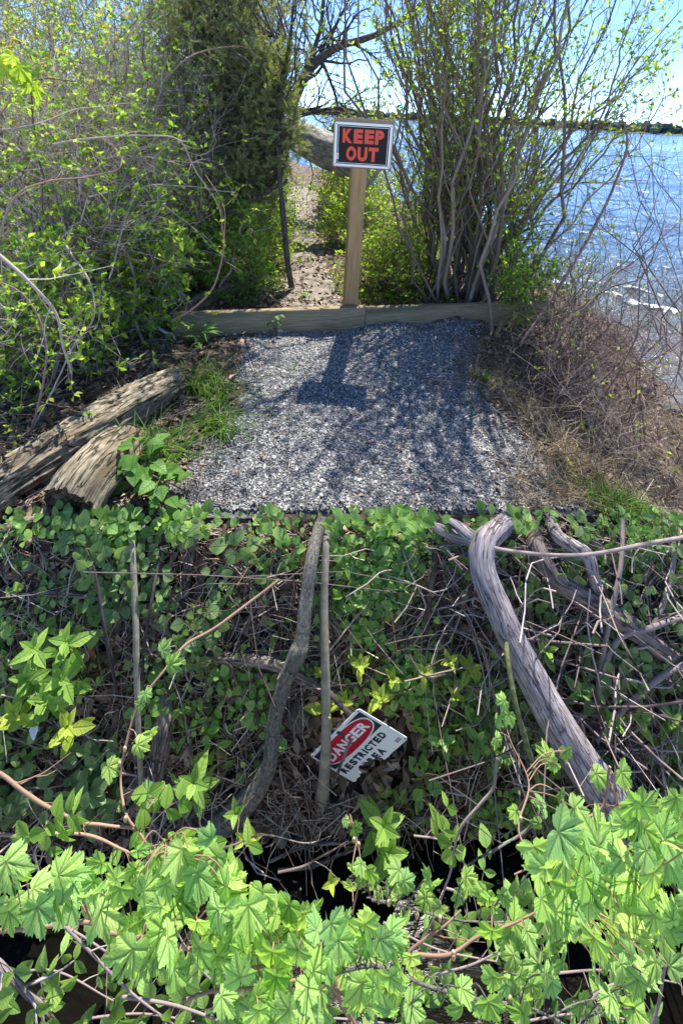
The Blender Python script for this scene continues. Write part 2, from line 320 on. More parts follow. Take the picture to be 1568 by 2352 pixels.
M_litter = mat_surf('dry_leaf_litter', [(.15, (.09, .05, .03)), (.45, (.24, .15, .09)), (.7, (.38, .27, .18)), (.9, (.5, .42, .33))], 30, isl=.85, bump=.2, rough=.8)
M_litter2 = mat_surf('damp_leaf_litter', [(.15, (.09, .055, .04)), (.5, (.24, .155, .11)), (.8, (.42, .32, .25))], 30, isl=.85, bump=.2, rough=.7)
M_deadtw = mat_surf('dead_twig', [(.2, (.11, .08, .065)), (.5, (.25, .2, .165)), (.85, (.48, .42, .36))], 30, isl=.7, bump=.2)
M_log = mat_surf('weathered_log', [(.33, (.035, .028, .02)), (.42, (.2, .165, .11)), (.55, (.4, .34, .235)), (.7, (.58, .51, .38))], 60, 'UV', (2.4, .4, 1), bump=1, bscale=60, bdist=.014, crack=(14, .03, (.03, .022, .015)), c2=(3, .5, .62, (.2, .15, .09)))
M_logcap = mat_surf('log_end_grain', [(.3, (.16, .12, .08)), (.6, (.42, .35, .26))], 40, 'UV', bump=.5)
_t = M_logcap.node_tree; _w = N_(_t, 'TexWave', wave_type='RINGS', rings_direction='Z'); _w.inputs['Scale'].default_value = 30; _w.inputs['Distortion'].default_value = 5; _t.links.new([n for n in _t.nodes if n.type == 'TEX_COORD'][0].outputs['UV'], _w.inputs[0]); _t.links.new(ramp(_t, _w.outputs[1], [(.1, (.3, .24, .165)), (.5, (.38, .31, .22)), (.9, (.44, .37, .27))]), _t.nodes['Principled BSDF'].inputs['Base Color'])
M_bark = mat_surf('tree_bark', [(.3, (.03, .024, .02)), (.55, (.11, .09, .075)), (.75, (.22, .19, .16))], 22, 'UV', (2, .5, 1), bump=.9, bscale=30, bdist=.01)
M_fallen = mat_surf('fallen_trunk_bark', [(.32, (.08, .07, .06)), (.5, (.33, .3, .27)), (.66, (.6, .57, .52))], 16, 'UV', (2.2, .6, 1), bump=1, bscale=20, bdist=.03)
M_stem = mat_surf('shrub_stem_bark', [(.2, (.09, .065, .05)), (.5, (.2, .15, .11)), (.85, (.38, .3, .23))], 30, 'UV', (1, .3, 1), isl=.5, bump=.4)
M_stemL = mat_surf('thicket_stem_bark', [(.15, (.13, .09, .07)), (.5, (.36, .28, .24)), (.85, (.66, .57, .53))], 30, 'UV', (1, .3, 1), isl=.8, bump=.3)
M_redst = mat_surf('red_twig_bark', [(.15, (.09, .05, .05)), (.5, (.2, .11, .105)), (.85, (.42, .3, .28))], 30, 'UV', (1, .3, 1), isl=.7, bump=.3, rough=.6)
M_cane = mat_surf('reddish_cane_bark', [(.3, (.17, .085, .055)), (.6, (.36, .23, .16))], 12, 'UV', (1, .3, 1), bump=.3, rough=.6)
M_wood = mat_surf('treated_timber', [(.3, (.16, .125, .065)), (.5, (.28, .215, .125)), (.7, (.39, .31, .19))], 45, 'UV', (2.6, .16, 1), bump=.45, bscale=60, bdist=.003, c2=(3, .58, .72, (.13, .12, .07)))
M_post = mat_surf('post_timber', [(.3, (.27, .165, .075)), (.5, (.39, .245, .115)), (.7, (.48, .325, .165))], 30, 'UV', (2.6, .12, 1), bump=.35, bscale=60, bdist=.002)
M_ply = mat_surf('plywood', [(.3, (.25, .17, .1)), (.7, (.4, .29, .18))], 20, 'Object', (1, 1, 6), bump=.2, bdist=.002)
GL = dict(trans=.45)
M_lfY = mat_leaf('spring_leaf_yellow_green', [(.24, .36, .04), (.36, .48, .06), (.5, .54, .09)], .55)
M_lfG = mat_leaf('fresh_green_leaf', [(.09, .2, .03), (.17, .31, .045), (.3, .44, .07)], .55)
M_lfO = mat_leaf('bronze_young_leaf', [(.4, .26, .04), (.5, .32, .05), (.34, .3, .06)], .5)
M_ced = mat_leaf('cedar_foliage', [(.11, .125, .05), (.2, .22, .09), (.32, .33, .15)], .35, rough=.7)
M_grs = mat_leaf('green_grass_blade', [(.05, .14, .015), (.10, .22, .025), (.2, .33, .05)], .4)
M_dry = mat_leaf('dry_grass_blade', [(.2, .14, .08), (.33, .25, .15), (.5, .42, .27)], .3, rough=.8)
M_white = mat_flat('white_sign_enamel', (.86, .87, .88), .35, dirt=.06); M_black = mat_flat('black_sign_enamel', (.016, .014, .016), .5, .2); M_red = mat_flat('red_sign_letter', (.78, .07, .045), .4)
M_grey = mat_flat('grey_sticker', (.42, .42, .42), .5, dirt=.4); M_steel = mat_flat('screw_steel', (.35, .34, .33), .35, metal=.8)
M_rock = mat_surf('bank_rock', [(.3, (.06, .055, .048)), (.55, (.17, .155, .13)), (.75, (.3, .28, .24))], 12, bump=.8, bscale=30, bdist=.02)
# ---- terrain, lake, far shore
YC = [1.0, 1.6, 2.7, 3.3, 5, 8, 10.6, 14, 22]; CC = [1.5, 1.0, .74, 1.1, 1.5, .9, .1, -1.6, -7]; SS = [2.9, 2.45, 2.35, 2.6, 3.2, 2.2, 1.15, -.4, -5.5]
def T0(x, y):
    c = np.interp(y, YC, CC); s = np.interp(y, YC, SS); t = (x-c)/(s-c)
    z = G0-.8*np.clip(t, 0, 1)**.85-.25*np.clip(t-1, 0, 3)
    far = np.clip((y-16)/6, 0, 1); return z*(1-far)+far*-2.7
def terr(x, y):
    p = np.stack([x, y, 0*x], -1); a = np.clip((y-1.9)/1.0+np.abs(x)*.4-.3, .12, 1)
    return T0(x, y)+a*(.05*fbm(p, 1.3, 3, 4)+.02*vnoise(p, 9, 8))
GPOLY = [(590, 770), (545, 850), (560, 940), (490, 1010), (410, 1090), (385, 1150), (380, 1260), (1460, 1260), (1385, 1176), (1290, 1090), (1160, 960), (1085, 890), (1085, 800), (1100, 735), (790, 745)]
xs = np.concatenate([-np.geomspace(40, 3.6, 22), np.arange(-3.5, 4.5, .045), np.geomspace(4.6, 40, 20)]); ys = np.concatenate([np.linspace(0, 1, 110)**1*5, 5+np.geomspace(.08, 60, 60)])
X, Y0 = np.meshgrid(xs, ys); ey = np.interp(xs, [EA[0]-30, EA[0], EB[0], EB[0]+30], [EA[1]-30*ET[1]/ET[0], EA[1], EB[1], EB[1]+30*ET[1]/ET[0]])
ey = np.clip(ey, -2, 6)
YY = ey[None]+Y0; Z = terr(X, YY); edge = np.clip(1-Y0/.12, 0, 1); 
V = np.stack([X, YY, Z], -1); V[0, :, 1] += .02*vnoise(V[0], 7, 4); V[0, :, 2] -= .012
ny, nx = X.shape; q = np.arange(ny-1)[:, None]*nx+np.arange(nx-1)[None]; fq = np.stack([q, q+1, q+nx+1, q+nx], -1).reshape(-1, 4)
cen = V.reshape(-1, 3)[fq].mean(1); cu, cv = proj(cen); cd = cen@fw
jit = 18*vnoise(cen, 9, 2); ing = inpoly(cu+jit, cv+jit*.6, GPOLY) & (cen[:, 1] < 3.2) & (cen[:, 1] > .9)
PPOLY = [(640, 705), (665, 600), (680, 520), (660, 450), (690, 410), (730, 440), (725, 520), (745, 600), (785, 705)]
inp = inpoly(cu+jit*.5, cv, PPOLY) & (cen[:, 1] > 2.8) & (cen[:, 1] < 12)
g = MB(); g.add(V, [fq[~ing & ~inp]], 0); g.add(V, [fq[ing]], 1); g.add(V, [fq[inp]], 2)
# keep one vertex set per material patch; sheets share exact borders
tag(g.build('ground', [M_ground, M_grav, M_path]), kind='structure')
def lakemat():
    m, t, b = newmat('lake_water'); L = t.links; tc = N_(t, 'TexCoord'); mp = N_(t, 'Mapping'); mp.inputs['Scale'].default_value = (.55, 1, 1); mp.inputs['Rotation'].default_value = (0, 0, .35); L.new(tc.outputs['Object'], mp.inputs[0])
    sp = N_(t, 'SeparateXYZ'); L.new(tc.outputs['Object'], sp.inputs[0])
    n1 = N_(t, 'TexNoise'); n1.inputs['Scale'].default_value = .8; n1.inputs['Detail'].default_value = 3; L.new(tc.outputs['Object'], n1.inputs[0])
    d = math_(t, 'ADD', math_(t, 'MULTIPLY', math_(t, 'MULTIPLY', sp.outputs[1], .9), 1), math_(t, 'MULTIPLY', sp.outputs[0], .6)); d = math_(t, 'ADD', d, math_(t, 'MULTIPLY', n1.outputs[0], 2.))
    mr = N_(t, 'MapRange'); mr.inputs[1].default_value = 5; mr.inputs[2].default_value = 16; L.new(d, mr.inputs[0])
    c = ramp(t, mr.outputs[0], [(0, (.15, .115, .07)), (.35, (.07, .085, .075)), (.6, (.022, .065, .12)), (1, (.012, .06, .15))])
    L.new(c, b.inputs['Base Color']); b.inputs['Roughness'].default_value = .09; b.inputs['IOR'].default_value = 1.33
    a = N_(t, 'TexNoise'); a.inputs['Scale'].default_value = 2.2; a.inputs['Detail'].default_value = 9; a.inputs['Roughness'].default_value = .62; L.new(mp.outputs[0], a.inputs[0])
    w = N_(t, 'TexNoise'); w.inputs['Scale'].default_value = .35; w.inputs['Detail'].default_value = 4; L.new(mp.outputs[0], w.inputs[0])
    s = math_(t, 'ADD', math_(t, 'MULTIPLY', a.outputs[0], .35), w.outputs[0]); bp = N_(t, 'Bump'); bp.inputs['Strength'].default_value = 1; bp.inputs['Distance'].default_value = .55; L.new(s, bp.inputs['Height']); L.new(bp.outputs[0], b.inputs['Normal'])
    return m
M_lake = lakemat()
lx = np.concatenate([[-3000, -800, -200, -60], np.linspace(-20, 60, 260), [100, 300, 900, 3000]]); ly = np.concatenate([1.2+np.linspace(0, 60, 420), np.geomspace(64, 5000, 40)])
X, Y_ = np.meshgrid(lx, ly); 
wx = X*.94+Y_*.34; wy = Y_*.94-X*.34; Q = np.stack([wx*.45, wy*1.1, 0*X], -1); am = np.clip(1.6-np.abs(Y_)/90, 0, 1)*(np.abs(X) < 62)
Z = WL+am*(.028*vnoise(Q, 1.3, 5)+.02*vnoise(Q, 3.1, 6)+.008*vnoise(Q, 8, 7)); V = np.stack([X, Y_, Z], -1); ny, nx = X.shape
q = np.arange(ny-1)[:, None]*nx+np.arange(nx-1)[None]; m = MB(); m.add(V, [np.stack([q, q+1, q+nx+1, q+nx], -1).reshape(-1, 4)])
tag(m.build('lake', M_lake), kind='structure')
# surf along the shoreline
rg = np.random.default_rng(11); m = MB(); M_foam = mat_flat('white_foam', (.8, .82, .84), .6, dirt=.1)
def foam(a, b, n, wd, thr):
    a, b = np.array(a), np.array(b); tt = np.linspace(0, 1, n); c = a+(b-a)*tt[:, None]; side = nrm(np.array([-(b-a)[1], (b-a)[0]])); J = 14; off = np.linspace(-1, 1, J)
    bend = .16*vnoise(np.stack([tt*6, 0*tt, 0*tt], 1), 1, 3)
    P = c[:, None]+side*((off[None]*wd*(.55+.45*tt[:, None])+bend[:, None])[..., None]); Z = WL+.035*np.cos(off*1.5)[None]*np.ones((n, 1))+.006
    V = np.concatenate([P, Z[..., None]], -1); V[..., 2] += .012*vnoise(V, 14, 2); k = np.arange(n-1)[:, None]*J+np.arange(J-1)[None]; f = np.stack([k, k+1, k+J+1, k+J], -1).reshape(-1, 4)
    ce = V.reshape(-1, 3)[f].mean(1); r = vnoise(ce*np.array([1, 1, 0]), 9, 1)+.6*vnoise(ce*np.array([1, 1, 0]), 24, 4); o_ = np.abs(off[:-1]+.04)[None].repeat(n-1, 0).ravel()
    m.add(V, [f[r+thr > o_*1.1]])
pa, pb = atZ(1235, 640, WL), atZ(1600, 735, WL); foam(pa[:2], pb[:2], 220, .13, .42)
pa, pb = atZ(1330, 655, WL), atZ(1620, 705, WL); foam(pa[:2]+[0, .2], pb[:2]+[0, .1], 120, .07, .15)
pa, pb = atZ(1450, 600, WL), atZ(1600, 640, WL); foam(pa[:2], pb[:2], 80, .06, .1)
for i in range(150):                                  # small broken wave crests
    u_, v_ = rg.uniform(930, 1650), 0; v_ = 318+(u_-1300)*.056+rg.uniform(0, 1)**1.6*300; p = atZ(u_, v_, WL); L_ = .035*p[1]**.9*rg.uniform(.3, 1)
    a_ = rg.uniform(-.5, .0); foam(p[:2], p[:2]+np.array([math.cos(a_), math.sin(a_)])*L_, 10, .006*p[1]**.9, .2)
tag(m.build('surf', M_foam), kind='stuff')
# far wooded shore
m = MB(); rg = np.random.default_rng(5); ico = []
def blob(seed, sub=2):
    import bmesh
    bm = bmesh.new(); bmesh.ops.create_icosphere(bm, subdivisions=sub, radius=1); V = np.array([v.co[:] for v in bm.verts]); f = np.array([[v.index for v in q.verts] for q in bm.faces]); bm.free(); return V, f
IV, IF = blob(0, 3)
M_farw = mat_surf('far_wood_foliage', [(.3, (.03, .045, .04)), (.5, (.06, .085, .06)), (.75, (.13, .15, .10))], .6, isl=.6, bump=.6, bdist=.8, bscale=1)
for i in range(420):
    t = i/420; x = -520+1500*t+rg.normal()*4; y = 760-300*max(0, (x-150)/500)+rg.uniform(0, 35); h = rg.uniform(6.5, 11)*(1+.25*max(0, min(1, (x-200)/200)))
    s = np.array([rg.uniform(5, 9), 5, h*.62]); D = IV*(1+.35*vnoise(IV+i*3.1, 2.2, i)+.18*vnoise(IV+i, 6, i))[:, None]; m.add(D*s+[x, y, WL+h*.45], IF)
tag(m.build('far_wood', M_farw, smooth=False), kind='stuff')
m = MB(); xs = np.linspace(-700, 1300, 60); V = []
for x in xs:
    y = 760-300*max(0, (x-150)/500); V += [(x, y-10, WL-.3), (x, y-4, WL+.6), (x, y+30, WL+3.2), (x, y+400, WL+4)]
q = np.arange(59)[:, None]*4+np.arange(3)[None]; m.add(V, [np.stack([q, q+4, q+5, q+1], -1).reshape(-1, 4)]); tag(m.build('far_shore_land', M_farw), kind='structure')
# ---- gravel stones
IV1, IF1 = blob(0, 1)
def stones(name, pts, size, mat, rg, flat=.6):
    m = MB(); tv = []
    for k in range(24):
        D = IV1.copy(); 
        for _ in range(5):                              # cut facets
            n_ = nrm(rg.normal(size=3)); c_ = rg.uniform(.45, .75); e = D@n_; D = D-np.maximum(e-c_, 0)[:, None]*n_
        D = D*np.array([1, rg.uniform(.55, .9), rg.uniform(.35, .7)]); tv.append(D)
    kk = rg.integers(0, 24, len(pts))
    for k in range(24):
        P = pts[kk == k]; n = len(P); a = rg.uniform(0, 6.28, n); d = np.stack([np.cos(a), np.sin(a), rg.normal(0, .35, n)], 1); nn = np.stack([rg.normal(0, .35, n), rg.normal(0, .35, n), np.ones(n)], 1)
        place(m, (tv[k], IF1, IV1[:, :2]), P, d, nn, rg.uniform(size[0], size[1], n)*(1+.6*(rg.random(n) > .93)), 0)
    return m.build(name, mat, smooth=False)
rg = np.random.default_rng(21); n = 130000; x = rg.uniform(-1.1, 1.7, n); y = rg.uniform(1.15, 3.05, n); z = terr(x, y); P = np.stack([x, y, z+.002], 1)
cu, cv = proj(P); jit = 22*rg.normal(size=n)+18*vnoise(P, 9, 2); k = inpoly(cu+jit, cv+jit*.4, GPOLY) & ((P-EA)@nrm(np.array([-ET[1], ET[0], 0])) > .012)
sparse = vnoise(P, 4, 9) < .3; P = P[k]; 
tag(stones('gravel', P[:62000], (.003, .0074), M_stone, rg), kind='stuff')
# ---- litter on the upper ground
def scatter_upper(n, poly, rg, y=(1.3, 9), x=(-4, 4.2), ex=None):
    q = rg.random(n)**1.7; yy = y[0]+(y[1]-y[0])*q; xx = rg.uniform(x[0], x[1], n)*np.clip(yy/4, .35, 1.5); P = np.stack([xx, yy, terr(xx, yy)], 1)
    cu, cv = proj(P); k = (cu > -250) & (cu < 1800) & (P[:, 2] > WL-.02) & ((P-EA)@nrm(np.array([-ET[1], ET[0], 0])) > .015) & (cv < 1300)
    if ex: k &= ~inpoly(cu, cv, ex)
    if poly: k &= inpoly(cu, cv, poly)
    return P[k]
rg = np.random.default_rng(31); P = scatter_upper(30000, None, rg, ex=GPOLY); n = len(P); m = MB()
place(m, t_leaf(.6, .3, .35), P+[0, 0, .006], rg.normal(size=(n, 3))*[1, 1, .3], rg.normal(size=(n, 3))*.6+[0, 0, .7], rg.uniform(.018, .05, n))
P = scatter_upper(3500, GPOLY, rg, y=(1.3, 3), x=(-1.2, 1.6)); P = P[rg.random(len(P)) < .12+(np.abs(proj(P)[0]-800) > 330)]; place(m, t_leaf(.5, .4, .35), P+[0, 0, .008], rg.normal(size=(len(P), 3))*[1, 1, .3], rg.normal(size=(len(P), 3))*.6+[0, 0, .7], rg.uniform(.012, .03, len(P)))
tag(m.build('leaf_litter', M_litter), kind='stuff')
def twig_litter(P, L, r, rg, bent=.25, K=5, lift=.01, up=.1, axis=None, K_=None):
    n = len(P); d = rg.normal(size=(n, 3))*[1, 1, up]; d = nrm(d if axis is None else d+axis); b = rg.normal(size=(n, 3))*bent; t = np.linspace(-.5, .5, K)[None, :, None]; l = rg.uniform(L[0], L[1], n)[:, None, None]
    return P[:, None]+[0, 0, lift]+d[:, None]*t*l+b[:, None]*(t**2)*l*[1, 1, .3], rg.uniform(r[0], r[1], n)[:, None]*np.linspace(1, .5, K)
P = scatter_upper(5200, None, rg, y=(1.3, 6), ex=[(600, 760), (560, 900), (430, 1176), (430, 1400), (1200, 1400), (1180, 1090), (1040, 890), (1060, 770)]); m = MB(); a, b = twig_litter(P, (.06, .4), (.001, .003), rg, up=.15); tubes(m, a, b, 3)
tag(m.build('fallen_twigs', M_deadtw), kind='stuff')
# dry grass and straw on the right slope, green tufts
RS = [(1040, 780), (1240, 760), (1600, 820), (1750, 1260), (1150, 1260), (1180, 1130), (1040, 930)]
P = scatter_upper(30000, RS, rg, y=(1.3, 3.2), x=(.2, 3.5)); m = MB(); P = P[vnoise(P, 3, 5) > -.35]
a, b = twig_litter(P[:1700], (.06, .26), (.0006, .0014), rg, up=.35, lift=.02); tubes(m, a, b, 3); grass(m, P[3400:4000], (.05, .2), .003, rg, lean=1.3); tag(m.build('dry_grass', M_dry), kind='stuff')
# ---- grass tufts (each a thing)
def tuft(uvs, n, h, w, spread, lab, seed, mat=None, lean=1.35, bias=(0, 0), z=None):
    rg = np.random.default_rng(seed); m = MB(); pts = []
    for (u, v) in uvs: pts.append(atZ(u, v, G0) if z is None else atZ(u, v, z))
    pts = np.array(pts); c = pts[rg.integers(0, len(pts), n)]+rg.normal(size=(n, 3))*[spread, spread, 0]; c[:, 2] = terr(c[:, 0], c[:, 1])
    grass(m, c, h, w, rg, lean=lean, bias=bias, K=8); o = m.build('grass_tuft', mat or M_grs, off=pts.mean(0)*[1, 1, 1]); return tag(o, lab, 'grass', 'grass tufts beside the gravel')
tuft([(425, 880), (455, 905), (480, 890), (495, 930)], 170, (.12, .27), .0042, .035, 'tall bright green grass clump above the bark log tip, edging the gravel', 1, bias=(.25, -.1))
tuft([(470, 975), (495, 990), (515, 1000)], 100, (.1, .22), .0042, .03, 'green grass clump spilling over the stones, just below the tallest clump', 2, bias=(.3, -.2))
tuft([(310, 1050), (345, 1040), (370, 1060)], 170, (.1, .26), .0042, .045, 'dark green grass clump beside the cut end of the nearer log', 3, bias=(.2, -.1))
tuft([(1105, 862), (1120, 870)], 120, (.04, .1), .003, .02, 'small green grass tuft at the right rim of the gravel, below the board', 4)
tuft([(1440, 1150), (1470, 1160), (1410, 1165)], 260, (.05, .12), .003, .04, 'green tuft among straw at the lower right corner of the terrace', 5)
tuft([(1390, 1150), (1410, 1130), (1370, 1140)], 180, (.04, .09), .003, .04, 'thin olive tuft where the gravel fades out at lower right', 6)
tuft([(1150, 800), (1180, 830), (1120, 790)], 120, (.05, .14), .003, .05, 'half dry tuft hanging on the slope under the right board end', 7, mat=M_dry)
tuft([(1320, 1060), (1370, 1080), (1290, 1070)], 110, (.08, .24), .0028, .06, 'straw coloured grass clump on the right slope above the terrace corner', 8, mat=M_dry)
# ---- broad-leaved weeds
def upper_cover(poly, n, seed, size, name):
    rg = R_0(seed); P = scatter_upper(n, poly, rg, y=(1.6, 9), ex=PPOLY); P = P[~inpoly(*proj(P), GPOLY)]; P = P[vnoise(P, 2.6, seed)+.6*vnoise(P, 8, seed) > -.05]; P = np.repeat(P, 5, 0); n = len(P); P = P+rg.normal(size=(n, 3))*[.02, .02, .01]+np.array([0, 0, 1])*rg.uniform(.01, .07, n)[:, None]
    l = MB(); place(l, t_leaf(.7, .15, .2), P, rg.normal(size=(n, 3))*[1, 1, .4], rg.normal(size=(n, 3))*.4+[0, -.25, 1], rg.uniform(size[0], size[1], n)*np.maximum(1, P[:, 1]*.28)); tag(l.build(name, M_lfG), kind='stuff')
R_0 = np.random.default_rng
upper_cover([(360, 380), (1260, 380), (1260, 720), (790, 700), (400, 722)], 16000, 41, (.014, .03), 'low_ground_cover')
T_L = t_leaf(.5, .16, .3); T_W = t_leaf(.75, .14, .3); T_S = t_small(); T_L2 = t_leaf(.42, .2, .2)
M_weed = mat_leaf('weed_leaf', [(.06, .16, .025), (.11, .24, .04), (.17, .32, .07)], .35, midrib=True)
def rosette(c, n, size, lab, cat, seed, tpl=None, rise=.5, rad_=.02, mat=None, grp=None, name='weed', bn=None):
    rg = np.random.default_rng(seed); m = MB(); th = np.arange(n)*2.4+rg.uniform(0, 6); bn = np.array([0, 0, 1.]) if bn is None else bn; e1 = nrm(np.cross(bn, [0, 1., .1])); e2 = np.cross(bn, e1)
    ra = np.cos(th)[:, None]*e1+np.sin(th)[:, None]*e2; rr = rg.uniform(.4, 1.4, n)[:, None]; h = rg.uniform(.1, 1, n)[:, None]*rise
    P1 = c+ra*rr*rad_+bn*h*rad_*3; K = 4; t = np.linspace(0, 1, K)[None, :, None]; st = c+(P1-c)[:, None]*t; tubes(m, st, size[0]*.03, 3)
    tag_ = m.build('stem', M_gstem, parent=None) if False else None
    lf = MB(); place(lf, tpl or T_W, P1, ra+bn*rg.uniform(-.2, .7, n)[:, None]+rg.normal(size=(n, 3))*.2, bn+ra*-.3+rg.normal(size=(n, 3))*.25, rg.uniform(size[0], size[1], n))
    root = thing(name, lab, cat, c, grp); m.build('stem', M_gstem, root); lf.build('foliage', mat or M_weed, root); return root
M_gstem = mat_surf('green_plant_stem', [(.3, (.09, .13, .03)), (.7, (.22, .2, .08))], 12, bump=.1)
gz = lambda u, v, h=0: (lambda p: np.array([p[0], p[1], terr(p[0], p[1])+h]))(atZ(u, v, G0))
rosette(gz(330, 1120), 26, (.045, .09), 'low plant with large toothed leaves beside the near log, at the terrace edge', 'weed', 1, rise=1.4, rad_=.045, grp='broad leaved weeds')
rosette(gz(372, 1160), 16, (.04, .075), 'dark broad leaved weed at the corner of the gravel by the terrace edge', 'weed', 2, rise=1.0, rad_=.04, grp='broad leaved weeds')
rosette(gz(462, 795), 22, (.05, .10), 'dandelion like weed in front of the left end of the board', 'weed', 3, tpl=t_leaf(.28, .2, .3), rise=1.3, rad_=.03, grp='broad leaved weeds')
rosette(gz(632, 772), 12, (.03, .06), 'small weed pushing up against the middle of the left board', 'weed', 4, tpl=T_L, rise=1.4, rad_=.03, grp='broad leaved weeds')
rosette(gz(675, 850), 7, (.012, .02), 'tiny seedling on the sunlit gravel', 'weed', 5, rise=1, rad_=.02, grp='broad leaved weeds')
# ---- boards, post, sign
def board(a, b, h, th, lab, dz=0, seed=0):
    ax = nrm(b-a); up = nrm(np.array([0, 0, 1.])-ax*ax[2]); n_ = np.cross(ax, up); c = (a+b)/2+up*(h/2+dz)+n_*(-th/2 if n_[1] < 0 else th/2)
    m = MB(); box(m, c, (ax, n_, up), (np.linalg.norm(b-a), th, h), 0, .005, .0016, seed, 60); o = m.build('timber_board', M_wood, off=(a+b)/2); return tag(o, lab, 'board', 'timber boards laid on edge across the gravel')
bl, br = atZ(399, 784, G0-.005), atZ(1262, 743, G0+.0); bm_ = bl+(br-bl)*.463
LD = board(bl-[0, 0, .0], bm_-nrm(br-bl)*.002, .168, .045, 'weathered greenish plank on edge, from the thicket to the sign post', 0, 3)
board(bm_+nrm(br-bl)*.002+[0, .006, 0], br, .160, .045, 'weathered brown plank on edge, from the sign post to the red twigs', 0, 9)
st = MB(); box(st, gz(1143, 760, .05), ([.15, -.1, 1], [1, 0, -.1], [0, 1, 0]), (.16, .028, .02), 0, .003, .002, 4, 6); tag(st.build('wooden_stake', M_wood, off=gz(1143, 760)), 'short pale split stake under the right end of the board', 'stake')
pb_ = at(803, 712, 0); d_ = ray(803, 712); tpar = (bm_[1]+.095)/d_[1]; pbase = d_*tpar; pbase[2] -= .0
d2 = ray(822, 395); ptop = d2*((pbase[1]-.13)/d2[1]); pax = nrm(ptop-pbase)
xax = nrm(np.array([1, -.06, .012])); xax = nrm(xax-pax*(xax@pax)); nax = np.cross(pax, xax); nax = nax if nax[1] < 0 else -nax      # nax faces the viewer
sc_ = dep(ptop)/F
root = thing('keep_out_sign', 'black and white warning sign reading KEEP OUT on a square timber post', 'sign', [pbase[0], pbase[1], G0])
px_ = nrm(np.array([1, .16, 0])); px_ = nrm(px_-pax*(px_@pax)); pn = np.cross(px_, pax)
Cs = at(833.2, 330, 1); Cs = Cs*((ptop[1]-.02-.05)/Cs[1]); Ltop = np.dot(Cs-pbase, pax)+.05
m = MB(); pw = 35*dep((pbase+ptop)/2)/F*.93; box(m, pbase+pax*(Ltop/2-.12), (pax, px_, pn), (Ltop+.3, pw, pw), 0, .004, .0016, 2, 40); m.build('post', M_post, root)
Sc = dep(Cs)/F; bw, bh = 137*Sc, 113*Sc; nn = nax
Cs = Cs+nax*.0
m = MB(); box(m, Cs, (xax, pax, nax), (bw, bh, .012), 0, .0015, .0006, 5, 12); m.build('backing_board', M_ply, root)
def rrect(w, h, r, k=5):
    o = []
    for cx, cy, a0 in ((w/2-r, h/2-r, 0), (-w/2+r, h/2-r, 90), (-w/2+r, -h/2+r, 180), (w/2-r, -h/2+r, 270)):
        for i in range(k+1): a = rad(a0+90*i/k); o.append((cx+r*math.cos(a), cy+r*math.sin(a)))
    return np.array(o)
def plate(m, o2, C, ex, ey_, ez, z0, z1, mat=0):
    n = len(o2); A = C+o2[:, :1]*ex+o2[:, 1:]*ey_+ez*z0; B_ = C+o2[:, :1]*ex+o2[:, 1:]*ey_+ez*z1; V = np.vstack([A, B_]); m.add(V, np.array([(i, (i+1) % n, n+(i+1) % n, n+i) for i in range(n)]), mat); m.poly(B_, mat); m.poly(A[::-1], mat)
def frame(m, w, h, t, C, ex, ey_, ez, z, mat=0):
    a, b = np.array([(-w/2, -h/2), (w/2, -h/2), (w/2, h/2), (-w/2, h/2)]), None; b = a*np.array([(w-2*t)/w, (h-2*t)/h]); V = C+np.vstack([a, b])[:, :1]*ex+np.vstack([a, b])[:, 1:]*ey_+ez*z; m.add(V, np.array([(i, (i+1) % 4, 4+(i+1) % 4, 4+i) for i in range(4)]), mat)
def letters(s, bold=.03):
    cu_ = bpy.data.curves.new('t', 'FONT'); cu_.body = s; cu_.offset = bold; cu_.resolution_u = 4; o = bpy.data.objects.new('t', cu_); COL.objects.link(o); dg = bpy.context.evaluated_depsgraph_get(); me = bpy.data.meshes.new_from_object(o.evaluated_get(dg)); me.calc_loop_triangles()
    V = np.array([v.co[:] for v in me.vertices]); f = np.array([t.vertices[:] for t in me.loop_triangles]); bpy.data.objects.remove(o); bpy.data.meshes.remove(me); bpy.data.curves.remove(cu_)
    V[:, :2] -= V[:, :2].min(0); V[:, :2] /= V[:, :2].max(0); return V, f
def put_text(m, s, x0, x1, y0, y1, C, ex, ey_, ez, z, mat=0, bold=.03, per=None):
    if per:                                           # letter by letter at given spans
        for ch, (a, b) in zip(s, per): put_text(m, ch, a, b, y0, y1, C, ex, ey_, ez, z, mat, bold)
        return
    V, f = letters(s, bold); m.add(C+(x0+V[:, :1]*(x1-x0))*ex+(y0+V[:, 1:2]*(y1-y0))*ey_+ez*z, f, mat)
ww, hh = 131*Sc, 101*Sc; Cp = Cs-pax*(3*Sc); F_ = (Cp, xax, pax, nax)
m = MB(); plate(m, rrect(ww, hh, .008), *F_, .0065, .0085, 0); sp = m.build('sign_plate', M_white, root, smooth=False)
m = MB(); plate(m, rrect(ww*.91, hh*.885, .004), *F_, .0086, .0088); m.build('black_panel', M_black, sp, smooth=False)
m = MB(); frame(m, ww*.87, hh*.84, .0024, *F_, .0091); m.build('white_border_line', M_white, sp, smooth=False)
m = MB(); per = [(-.36, -.19), (-.165, -.005), (.025, .185), (.205, .36)]; put_text(m, 'KEEP', 0, 0, .04*hh, .36*hh, *F_, .0092, 0, .06, [(a*ww, b*ww) for a, b in per])
per = [(-.285, -.105), (-.085, .09), (.11, .28)]; put_text(m, 'OUT', 0, 0, -.36*hh, -.03*hh, *F_, .0092, 0, .06, [(a*ww, b*ww) for a, b in per]); m.build('lettering', M_red, sp, smooth=False)
m = MB(); plate(m, rrect(.012, .03, .001, 2)+[-ww*.435, -hh*.27], *F_, .0089, .0094); m.build('sticker', M_white, sp, smooth=False)
